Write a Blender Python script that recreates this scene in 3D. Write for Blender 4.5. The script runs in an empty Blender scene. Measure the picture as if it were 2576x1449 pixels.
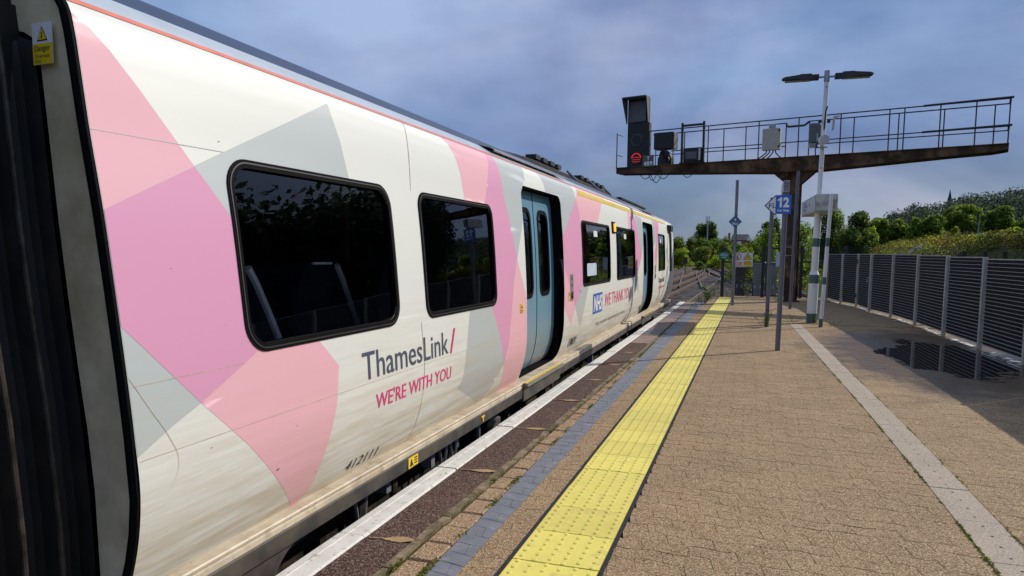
import bpy, bmesh, math, random
import numpy as np
from mathutils import Vector, Matrix
from mathutils.geometry import tessellate_polygon
R = math.radians
rnd = random.Random(7)
scene = bpy.context.scene
col = scene.collection

# ------------------------------------------------------------------ camera
cam = bpy.data.cameras.new('camera'); cam_o = bpy.data.objects.new('camera', cam); col.objects.link(cam_o)
cam.sensor_width = 36; cam.lens = 1800 / 2576 * 36; cam.shift_y = 81.5 / 2576; cam.clip_start = .05; cam.clip_end = 5000
d1 = Vector((1886 - 1288, -(640 - 806), -1800)).normalized()
up = Vector((165, 18876, 1800)); up = (up - d1 * up.dot(d1)).normalized()
rt = d1.cross(up)
m3 = Matrix((rt, d1, up))
cam_o.matrix_world = Matrix.Translation((0, 0, 1.42)) @ m3.to_4x4()
scene.camera = cam_o

# ------------------------------------------------------------------ light
SUN_EL, SUN_AZ = R(33), R(45)
sun_dir = Vector((math.sin(SUN_AZ) * math.cos(SUN_EL), math.cos(SUN_AZ) * math.cos(SUN_EL), math.sin(SUN_EL)))
sl = bpy.data.lights.new('sun', 'SUN'); sl.energy = 3.9; sl.angle = R(.5); sl.color = (1, .92, .80)
so = bpy.data.objects.new('sun', sl); col.objects.link(so); so.rotation_euler = (-sun_dir).to_track_quat('-Z', 'Y').to_euler()
world = bpy.data.worlds.new('World'); scene.world = world; world.use_nodes = True
wn, wl = world.node_tree.nodes, world.node_tree.links
wn.clear()
def N(t, nodes, **kw):
    n = nodes.new(t)
    for k, v in kw.items(): setattr(n, k, v)
    return n
def ramp(nodes, stops, interp='LINEAR'):
    n = nodes.new('ShaderNodeValToRGB'); n.color_ramp.interpolation = interp
    e = n.color_ramp.elements
    while len(e) < len(stops): e.new(.5)
    for el, (p, c) in zip(e, stops):
        el.position = p; el.color = (*c, 1) if len(c) == 3 else c
    return n
wo = N('ShaderNodeOutputWorld', wn); bg = N('ShaderNodeBackground', wn); bg.inputs[1].default_value = .1
sky = N('ShaderNodeTexSky', wn, sky_type='NISHITA', sun_disc=False); sky.sun_elevation = SUN_EL; sky.sun_rotation = SUN_AZ
tc = N('ShaderNodeTexCoord', wn)
sep = N('ShaderNodeSeparateXYZ', wn); wl.new(tc.outputs['Generated'], sep.inputs[0])
er = ramp(wn, [(0, (.20, .265, .375)), (.06, (.15, .23, .36)), (.15, (.165, .255, .49)), (.28, (.255, .385, .66)), (.5, (.32, .45, .72)), (.8, (.33, .45, .70))])
wl.new(sep.outputs[2], er.inputs[0])
mp = N('ShaderNodeMapping', wn); mp.inputs['Scale'].default_value = (1, 1, 2.0); mp.inputs['Location'].default_value = (.35, .1, .2); wl.new(tc.outputs['Generated'], mp.inputs[0])
n1 = N('ShaderNodeTexNoise', wn); n1.inputs['Scale'].default_value = 2.3; n1.inputs['Detail'].default_value = 7; n1.inputs['Roughness'].default_value = .5; n1.inputs['Distortion'].default_value = .35
wl.new(mp.outputs[0], n1.inputs[0])
cr = ramp(wn, [(.43, (0, 0, 0)), (.66, (1, 1, 1))]); wl.new(n1.outputs[0], cr.inputs[0])
# clouds are lighter toward the sun's quarter
dt = N('ShaderNodeVectorMath', wn, operation='DOT_PRODUCT'); dt.inputs[1].default_value = (.86, .45, .25); wl.new(tc.outputs['Generated'], dt.inputs[0])
dr = N('ShaderNodeMapRange', wn); dr.inputs[1].default_value = .1; dr.inputs[2].default_value = 1.0; dr.inputs[3].default_value = .22; dr.inputs[4].default_value = 1; wl.new(dt.outputs['Value'], dr.inputs[0])
mu = N('ShaderNodeMath', wn, operation='MULTIPLY'); wl.new(cr.outputs[0], mu.inputs[0]); wl.new(dr.outputs[0], mu.inputs[1])
lc = N('ShaderNodeMix', wn, data_type='RGBA'); lc.inputs[7].default_value = (.56, .55, .72, 1); wl.new(mu.outputs[0], lc.inputs[0]); wl.new(er.outputs[0], lc.inputs[6])
# darker cloud bellies
n2 = N('ShaderNodeTexNoise', wn); n2.inputs['Scale'].default_value = 3.4; n2.inputs['Detail'].default_value = 6; wl.new(mp.outputs[0], n2.inputs[0])
dk = ramp(wn, [(.34, (.62, .655, .74)), (.65, (1.30, 1.25, 1.15))]); wl.new(n2.outputs[0], dk.inputs[0])
ml = N('ShaderNodeMix', wn, data_type='RGBA', blend_type='MULTIPLY'); ml.inputs[0].default_value = 1; wl.new(lc.outputs[2], ml.inputs[6]); wl.new(dk.outputs[0], ml.inputs[7])
sc = N('ShaderNodeMix', wn, data_type='RGBA', blend_type='MULTIPLY'); sc.inputs[0].default_value = 1; sc.inputs[7].default_value = (10, 10, 10, 1); wl.new(ml.outputs[2], sc.inputs[6])
mx = N('ShaderNodeMix', wn, data_type='RGBA'); mx.inputs[0].default_value = .93; wl.new(sky.outputs[0], mx.inputs[6]); wl.new(sc.outputs[2], mx.inputs[7])
wl.new(mx.outputs[2], bg.inputs[0]); wl.new(bg.outputs[0], wo.inputs[0])
scene.view_settings.view_transform = 'Standard'; scene.view_settings.look = 'None'; scene.view_settings.exposure = 0; scene.view_settings.gamma = 1
scene.view_settings.use_curve_mapping = False
scene.render.engine = 'CYCLES'

# ------------------------------------------------------------------ helpers
def mat(name, c, rough=.6, metal=0, var=.12, scale=8, bump=0, bscale=60, c2=None, cscale=None, thr=(.45, .6), coat=0, emit=None, spec=.5, island=0, objvar=0):
    """Principled surface with noise mottling; c2 = a second colour in blotches; island = variation per mesh island"""
    m = bpy.data.materials.new(name); m.use_nodes = True
    n, l = m.node_tree.nodes, m.node_tree.links; b = n['Principled BSDF']
    b.inputs['Roughness'].default_value = rough; b.inputs['Metallic'].default_value = metal
    b.inputs['Coat Weight'].default_value = coat; b.inputs['Specular IOR Level'].default_value = spec if rough < .8 else min(spec, .12)
    geo = N('ShaderNodeNewGeometry', n)
    nz = N('ShaderNodeTexNoise', n); nz.inputs['Scale'].default_value = scale; nz.inputs['Detail'].default_value = 5; l.new(geo.outputs['Position'], nz.inputs[0])
    lo = tuple(x * (1 - var) for x in c); hi = tuple(min(1, x * (1 + var)) for x in c)
    r = ramp(n, [(.3, lo), (.7, hi)]); l.new(nz.outputs[0], r.inputs[0]); out = r.outputs[0]
    if c2:
        nb = N('ShaderNodeTexNoise', n); nb.inputs['Scale'].default_value = cscale or scale * .5; nb.inputs['Detail'].default_value = 6; nb.inputs['Roughness'].default_value = .65
        l.new(geo.outputs['Position'], nb.inputs[0])
        rb = ramp(n, [(thr[0], (0, 0, 0)), (thr[1], (1, 1, 1))]); l.new(nb.outputs[0], rb.inputs[0])
        mxn = N('ShaderNodeMix', n, data_type='RGBA'); mxn.inputs[7].default_value = (*c2, 1); l.new(rb.outputs[0], mxn.inputs[0]); l.new(out, mxn.inputs[6]); out = mxn.outputs[2]
    if island:
        ir = ramp(n, [(0, (1 - island,) * 3), (1, (1 + island,) * 3)]); l.new(geo.outputs['Random Per Island'], ir.inputs[0])
        mi = N('ShaderNodeMix', n, data_type='RGBA', blend_type='MULTIPLY'); mi.inputs[0].default_value = 1; l.new(out, mi.inputs[6]); l.new(ir.outputs[0], mi.inputs[7]); out = mi.outputs[2]
    if objvar:
        oi = N('ShaderNodeObjectInfo', n); orp = ramp(n, [(0, (1 - objvar,) * 3), (1, (1 + objvar * .5,) * 3)]); l.new(oi.outputs['Random'], orp.inputs[0])
        mo = N('ShaderNodeMix', n, data_type='RGBA', blend_type='MULTIPLY'); mo.inputs[0].default_value = 1; l.new(out, mo.inputs[6]); l.new(orp.outputs[0], mo.inputs[7]); out = mo.outputs[2]
    l.new(out, b.inputs['Base Color'])
    if bump:
        nb2 = N('ShaderNodeTexNoise', n); nb2.inputs['Scale'].default_value = bscale; nb2.inputs['Detail'].default_value = 4; l.new(geo.outputs['Position'], nb2.inputs[0])
        bp = N('ShaderNodeBump', n); bp.inputs['Strength'].default_value = bump; bp.inputs['Distance'].default_value = .004; l.new(nb2.outputs[0], bp.inputs['Height']); l.new(bp.outputs[0], b.inputs['Normal'])
    if emit:
        b.inputs['Emission Color'].default_value = (*emit[0], 1); b.inputs['Emission Strength'].default_value = emit[1]
    return m

def speck_mat(name, c, c_light, c_dark, sc=260, rough=.85, moss=None, big=.16, damp=None):
    """aggregate stone: fine light and dark grains over a mottled ground"""
    m = bpy.data.materials.new(name); m.use_nodes = True
    n, l = m.node_tree.nodes, m.node_tree.links; b = n['Principled BSDF']; b.inputs['Roughness'].default_value = rough; b.inputs['Specular IOR Level'].default_value = .15
    geo = N('ShaderNodeNewGeometry', n)
    nz = N('ShaderNodeTexNoise', n); nz.inputs['Scale'].default_value = 1.7; nz.inputs['Detail'].default_value = 8; nz.inputs['Roughness'].default_value = .62; l.new(geo.outputs['Position'], nz.inputs[0])
    r = ramp(n, [(.28, tuple(x * (1 - big) for x in c)), (.72, tuple(x * (1 + big) for x in c))]); l.new(nz.outputs[0], r.inputs[0])
    vo = N('ShaderNodeTexVoronoi', n); vo.inputs['Scale'].default_value = sc; l.new(geo.outputs['Position'], vo.inputs[0])
    sepc = N('ShaderNodeSeparateColor', n); l.new(vo.outputs['Color'], sepc.inputs[0])
    a = ramp(n, [(.74, (0, 0, 0)), (.80, (1, 1, 1))]); l.new(sepc.outputs[0], a.inputs[0])
    d = ramp(n, [(.66, (0, 0, 0)), (.74, (1, 1, 1))]); l.new(sepc.outputs[1], d.inputs[0])
    m1 = N('ShaderNodeMix', n, data_type='RGBA'); m1.inputs[7].default_value = (*c_dark, 1); l.new(d.outputs[0], m1.inputs[0]); l.new(r.outputs[0], m1.inputs[6])
    m2 = N('ShaderNodeMix', n, data_type='RGBA'); m2.inputs[7].default_value = (*c_light, 1); l.new(a.outputs[0], m2.inputs[0]); l.new(m1.outputs[2], m2.inputs[6])
    ir = ramp(n, [(0, (.93, .92, .92)), (1, (1.06, 1.06, 1.05))]); l.new(geo.outputs['Random Per Island'], ir.inputs[0])
    m3_ = N('ShaderNodeMix', n, data_type='RGBA', blend_type='MULTIPLY'); m3_.inputs[0].default_value = 1; l.new(m2.outputs[2], m3_.inputs[6]); l.new(ir.outputs[0], m3_.inputs[7]); out = m3_.outputs[2]
    if damp:   # a damp patch of the paving: ((x, y), radii)
        (cx, cy), (rx, ry) = damp
        vm = N('ShaderNodeVectorMath', n, operation='SUBTRACT'); vm.inputs[1].default_value = (cx, cy, 0); l.new(geo.outputs['Position'], vm.inputs[0])
        vs = N('ShaderNodeVectorMath', n, operation='MULTIPLY'); vs.inputs[1].default_value = (1 / rx, 1 / ry, 0); l.new(vm.outputs[0], vs.inputs[0])
        ln = N('ShaderNodeVectorMath', n, operation='LENGTH'); l.new(vs.outputs[0], ln.inputs[0])
        ad = N('ShaderNodeMath', n, operation='MULTIPLY_ADD'); ad.inputs[1].default_value = 1.3; l.new(nz.outputs[0], ad.inputs[0]); l.new(ln.outputs['Value'], ad.inputs[2])
        rr = ramp(n, [(.0, (1, 1, 1)), (.62, (1, 1, 1)), (.80, (0, 0, 0))])
        dv = N('ShaderNodeMath', n, operation='MULTIPLY'); dv.inputs[1].default_value = .4; l.new(ad.outputs[0], dv.inputs[0]); l.new(dv.outputs[0], rr.inputs[0])
        md = N('ShaderNodeMix', n, data_type='RGBA', blend_type='MULTIPLY'); md.inputs[7].default_value = (.46, .45, .46, 1); l.new(rr.outputs[0], md.inputs[0]); l.new(out, md.inputs[6]); out = md.outputs[2]
        mr = N('ShaderNodeMapRange', n); mr.inputs[3].default_value = rough; mr.inputs[4].default_value = .28; l.new(rr.outputs[0], mr.inputs[0]); l.new(mr.outputs[0], b.inputs['Roughness'])
    l.new(out, b.inputs['Base Color'])
    bp = N('ShaderNodeBump', n); bp.inputs['Strength'].default_value = .35; bp.inputs['Distance'].default_value = .003; l.new(sepc.outputs[2], bp.inputs['Height']); l.new(bp.outputs[0], b.inputs['Normal'])
    return m

def paint_mat(name, c, dirt=1.0, rough=.5):
    """glossy train paint with brown traffic grime that thickens low on the body and runs in lengthwise streaks"""
    m = bpy.data.materials.new(name); m.use_nodes = True
    n, l = m.node_tree.nodes, m.node_tree.links; b = n['Principled BSDF']
    b.inputs['Roughness'].default_value = rough; b.inputs['Coat Weight'].default_value = .04; b.inputs['Coat Roughness'].default_value = .2
    geo = N('ShaderNodeNewGeometry', n)
    sp = N('ShaderNodeSeparateXYZ', n); l.new(geo.outputs['Position'], sp.inputs[0])
    mp_ = N('ShaderNodeMapping', n); mp_.inputs['Scale'].default_value = (3, .9, 16); l.new(geo.outputs['Position'], mp_.inputs[0])
    nz = N('ShaderNodeTexNoise', n); nz.inputs['Scale'].default_value = 1.6; nz.inputs['Detail'].default_value = 9; nz.inputs['Roughness'].default_value = .68; l.new(mp_.outputs[0], nz.inputs[0])
    zr = ramp(n, [(0, (1, 1, 1)), (.10, (.84,) * 3), (.30, (.60,) * 3), (.55, (.27,) * 3), (1, (.05,) * 3)])
    mz = N('ShaderNodeMapRange', n); mz.inputs[1].default_value = .14; mz.inputs[2].default_value = 1.35; l.new(sp.outputs[2], mz.inputs[0]); l.new(mz.outputs[0], zr.inputs[0])
    st = ramp(n, [(.36, (.25,) * 3), (.62, (1, 1, 1))]); l.new(nz.outputs[0], st.inputs[0])
    mm = N('ShaderNodeMath', n, operation='MULTIPLY'); l.new(zr.outputs[0], mm.inputs[0]); l.new(st.outputs[0], mm.inputs[1])
    ms = N('ShaderNodeMath', n, operation='MULTIPLY'); ms.inputs[1].default_value = .86 * dirt; l.new(mm.outputs[0], ms.inputs[0])
    # small scuffs
    mp2 = N('ShaderNodeMapping', n); mp2.inputs['Scale'].default_value = (1, 9, 34); l.new(geo.outputs['Position'], mp2.inputs[0])
    v2 = N('ShaderNodeTexNoise', n); v2.inputs['Scale'].default_value = 1.5; v2.inputs['Detail'].default_value = 3; l.new(mp2.outputs[0], v2.inputs[0])
    sc2 = ramp(n, [(.71, (0, 0, 0)), (.76, (.55,) * 3)]); l.new(v2.outputs[0], sc2.inputs[0])
    mxx = N('ShaderNodeMath', n, operation='MAXIMUM'); l.new(ms.outputs[0], mxx.inputs[0])
    sm = N('ShaderNodeMath', n, operation='MULTIPLY'); l.new(sc2.outputs[0], sm.inputs[0]); l.new(zr.outputs[0], sm.inputs[1]); l.new(sm.outputs[0], mxx.inputs[1])
    mc = N('ShaderNodeMix', n, data_type='RGBA'); mc.inputs[6].default_value = (*c, 1); mc.inputs[7].default_value = (.40, .30, .17, 1); l.new(mxx.outputs[0], mc.inputs[0])
    l.new(mc.outputs[2], b.inputs['Base Color'])
    mr = N('ShaderNodeMapRange', n); mr.inputs[3].default_value = rough; mr.inputs[4].default_value = .65; l.new(mxx.outputs[0], mr.inputs[0]); l.new(mr.outputs[0], b.inputs['Roughness'])
    return m

def leaf_mat(name, c, c2=None, spread=.45):
    m = bpy.data.materials.new(name); m.use_nodes = True
    n, l = m.node_tree.nodes, m.node_tree.links; b = n['Principled BSDF']; b.inputs['Roughness'].default_value = .7; b.inputs['Specular IOR Level'].default_value = .12
    geo = N('ShaderNodeNewGeometry', n)
    c2 = c2 or tuple(x * 1.6 for x in c)
    r = ramp(n, [(0, tuple(x * (1 - spread) for x in c)), (.6, c), (1, c2)]); l.new(geo.outputs['Random Per Island'], r.inputs[0])
    nz = N('ShaderNodeTexNoise', n); nz.inputs['Scale'].default_value = .35; nz.inputs['Detail'].default_value = 3; l.new(geo.outputs['Position'], nz.inputs[0])
    r2 = ramp(n, [(.3, (.65, .68, .65)), (.7, (1.3, 1.25, 1.1))]); l.new(nz.outputs[0], r2.inputs[0])
    mxn = N('ShaderNodeMix', n, data_type='RGBA', blend_type='MULTIPLY'); mxn.inputs[0].default_value = 1; l.new(r.outputs[0], mxn.inputs[6]); l.new(r2.outputs[0], mxn.inputs[7]); l.new(mxn.outputs[2], b.inputs['Base Color'])
    tr = N('ShaderNodeBsdfTranslucent', n); tm = N('ShaderNodeMix', n, data_type='RGBA', blend_type='MULTIPLY'); tm.inputs[0].default_value = 1; tm.inputs[7].default_value = (2.0, 1.9, 1.1, 1); l.new(mxn.outputs[2], tm.inputs[6]); l.new(tm.outputs[2], tr.inputs[0]); ms = N('ShaderNodeMixShader', n); ms.inputs[0].default_value = .52
    l.new(b.outputs[0], ms.inputs[1]); l.new(tr.outputs[0], ms.inputs[2]); l.new(ms.outputs[0], n['Material Output'].inputs[0])
    return m

def glass_mat(name, tint=.2):
    m = bpy.data.materials.new(name); m.use_nodes = True
    n, l = m.node_tree.nodes, m.node_tree.links; n.remove(n['Principled BSDF'])
    g = N('ShaderNodeBsdfGlossy', n); g.inputs['Roughness'].default_value = .01; g.inputs[0].default_value = (.9, .95, 1, 1)
    t = N('ShaderNodeBsdfTransparent', n); t.inputs[0].default_value = (tint, tint, tint * 1.05, 1)
    f = N('ShaderNodeFresnel', n); f.inputs[0].default_value = 1.5
    # slightly wavy toughened pane
    geo = N('ShaderNodeNewGeometry', n); nz = N('ShaderNodeTexNoise', n); nz.inputs['Scale'].default_value = 2.2; l.new(geo.outputs['Position'], nz.inputs[0])
    bp = N('ShaderNodeBump', n); bp.inputs['Strength'].default_value = .04; bp.inputs['Distance'].default_value = .02; l.new(nz.outputs[0], bp.inputs['Height']); l.new(bp.outputs[0], g.inputs['Normal'])
    ms = N('ShaderNodeMixShader', n); l.new(f.outputs[0], ms.inputs[0]); l.new(t.outputs[0], ms.inputs[1]); l.new(g.outputs[0], ms.inputs[2]); l.new(ms.outputs[0], n['Material Output'].inputs[0])
    return m

ROOT = {}
def tag(o, label=None, cat=None, group=None, kind=None):
    if label: o['label'] = label
    if cat: o['category'] = cat
    if group: o['group'] = group
    if kind: o['kind'] = kind
    return o
def thing(name, label, cat, loc=(0, 0, 0), group=None):
    o = bpy.data.objects.new(name, None); col.objects.link(o); o.location = loc; o.empty_display_size = .2
    ROOT[o.name] = Vector(loc)
    return tag(o, label, cat, group)
def link(name, me, parent=None):
    o = bpy.data.objects.new(name, me); col.objects.link(o)
    if parent: o.parent = parent; ROOT[o.name] = ROOT[parent.name]
    else: ROOT[o.name] = Vector((0, 0, 0))
    return o
class MB:
    def __init__(s): s.v = []; s.f = []; s.mi = []
    def add(s, vs, fs, mi=0):
        k = len(s.v); s.v += [tuple(p) for p in vs]; s.f += [tuple(i + k for i in f) for f in fs]; s.mi += [mi] * len(fs); return s
    def box(s, x0, x1, y0, y1, z0, z1, mi=0):
        return s.add([(x0, y0, z0), (x1, y0, z0), (x1, y1, z0), (x0, y1, z0), (x0, y0, z1), (x1, y0, z1), (x1, y1, z1), (x0, y1, z1)],
                     [(0, 3, 2, 1), (4, 5, 6, 7), (0, 1, 5, 4), (1, 2, 6, 5), (2, 3, 7, 6), (3, 0, 4, 7)], mi)
    def obox(s, c, U, V, W, a, b, d, mi=0):
        """box centred at c with half sizes a,b,d along unit axes"""
        c = Vector(c); P = [c + U * (i * a) + V * (j * b) + W * (k * d) for k in (-1, 1) for j in (-1, 1) for i in (-1, 1)]
        return s.add(P, [(0, 2, 3, 1), (4, 5, 7, 6), (0, 1, 5, 4), (1, 3, 7, 5), (3, 2, 6, 7), (2, 0, 4, 6)], mi)
    def tube(s, p0, p1, r, n=10, r2=None, cap=True, mi=0):
        p0, p1 = Vector(p0), Vector(p1); d = (p1 - p0).normalized(); a = d.orthogonal().normalized(); b = d.cross(a); r2 = r if r2 is None else r2
        P = [p0 + a * (r * math.cos(2 * math.pi * i / n)) + b * (r * math.sin(2 * math.pi * i / n)) for i in range(n)] + [p1 + a * (r2 * math.cos(2 * math.pi * i / n)) + b * (r2 * math.sin(2 * math.pi * i / n)) for i in range(n)]
        F = [(i, (i + 1) % n, n + (i + 1) % n, n + i) for i in range(n)]
        if cap: F += [tuple(range(n - 1, -1, -1)), tuple(range(n, 2 * n))]
        return s.add(P, F, mi)
    def path(s, pts, r, n=6, mi=0):
        for a, b in zip(pts[:-1], pts[1:]): s.tube(a, b, r, n, mi=mi)
        return s
    def plate(s, O, U, V, poly, t, mi=0, d0=0):
        """flat polygon (u,v) on plane O,U,V with thickness t along the normal"""
        O = Vector(O); Nn = U.cross(V).normalized(); k = len(poly)
        P = [O + U * u + V * v + Nn * (d0 + t) for u, v in poly] + [O + U * u + V * v + Nn * d0 for u, v in poly]
        tri = tessellate_polygon([[Vector((u, v, 0)) for u, v in poly]])
        area = sum(poly[i][0] * poly[(i + 1) % k][1] - poly[(i + 1) % k][0] * poly[i][1] for i in range(k))
        F = []
        for t3 in tri:
            a, b, c = [Vector((*poly[i], 0)) for i in t3]
            if (b - a).cross(c - a).z < 0: t3 = t3[::-1]
            F.append(tuple(t3)); F.append(tuple(i + k for i in t3[::-1]))
        for i in range(k):
            j = (i + 1) % k
            F.append((i, i + k, j + k, j) if area > 0 else (i, j, j + k, i + k))
        return s.add(P, F, mi)
    def build(s, name, mats, parent=None, smooth=False, kind=None, label=None, bevel=0):
        off = ROOT[parent.name] if parent else Vector((0, 0, 0))
        me = bpy.data.meshes.new(name)
        me.from_pydata([(a - off.x, b - off.y, c - off.z) for a, b, c in s.v], [], s.f); me.update()
        for m in (mats if isinstance(mats, (list, tuple)) else [mats]): me.materials.append(m)
        if any(s.mi): me.polygons.foreach_set('material_index', s.mi)
        if bevel:
            bm = bmesh.new(); bm.from_mesh(me); bmesh.ops.bevel(bm, geom=bm.edges[:], offset=bevel, segments=1, affect='EDGES', clamp_overlap=True); bm.to_mesh(me); bm.free()
        if smooth:
            me.polygons.foreach_set('use_smooth', [True] * len(me.polygons)); 
            try: me.set_sharp_from_angle(angle=R(40))
            except Exception: pass
        o = link(name, me, parent); tag(o, label, None, None, kind); return o
X, Y, Zv = Vector((1, 0, 0)), Vector((0, 1, 0)), Vector((0, 0, 1))

_tc = {}
def text_geo(s, bold=0.0):
    k = (s, bold)
    if k in _tc: return _tc[k]
    cu = bpy.data.curves.new('t', 'FONT'); cu.body = s; cu.offset = bold; cu.resolution_u = 3; cu.fill_mode = 'FRONT'
    ob = bpy.data.objects.new('t', cu); col.objects.link(ob); bpy.context.view_layer.update()
    me = bpy.data.meshes.new_from_object(ob.evaluated_get(bpy.context.evaluated_depsgraph_get()))
    V = np.array([v.co[:2] for v in me.vertices]); F = [tuple(p.vertices) for p in me.polygons]
    bpy.data.objects.remove(ob); bpy.data.curves.remove(cu); bpy.data.meshes.remove(me)
    lo = V.min(0); hi = V.max(0); _tc[k] = ((V - lo) / (hi - lo), F, (hi - lo)); return _tc[k]
def text_on(mb, s, O, U, V, u0, u1, v0, v1, d=.001, bold=.0, mi=0):
    """text fitted in the rectangle (u0..u1, v0..v1) of a plane"""
    P, F, _ = text_geo(s, bold); O = Vector(O); Nn = U.cross(V).normalized()
    mb.add([O + U * (u0 + p[0] * (u1 - u0)) + V * (v0 + p[1] * (v1 - v0)) + Nn * d for p in P], F, mi)
def ring(cx, cy, r0, r1, n=28):
    a = [(cx + r1 * math.cos(2 * math.pi * i / n), cy + r1 * math.sin(2 * math.pi * i / n)) for i in range(n + 1)]
    b = [(cx + r0 * math.cos(2 * math.pi * i / n), cy + r0 * math.sin(2 * math.pi * i / n)) for i in range(n, -1, -1)]
    return a + b
def circ(cx, cy, r, n=24): return [(cx + r * math.cos(2 * math.pi * i / n), cy + r * math.sin(2 * math.pi * i / n)) for i in range(n)]
BOLT = [(.02, 1), (-.30, .38), (-.02, .42), (-.16, -.25), (-.3, -.25), (.0, -1), (.2, -.12), (.06, -.17), (.3, .62), (.05, .5)]
def bolt(cx, cy, s): return [(cx + x * s, cy + y * s) for x, y in BOLT]
WALK = [(-.1, .55), (.14, .55), (.3, .1), (.42, -.05), (.3, -.1), (.18, .05), (.12, -.1), (.32, -1), (.14, -1), (.0, -.35), (-.22, -1), (-.42, -1), (-.14, -.1), (-.2, .2), (-.32, -.1), (-.45, -.05), (-.28, .35)]

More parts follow.
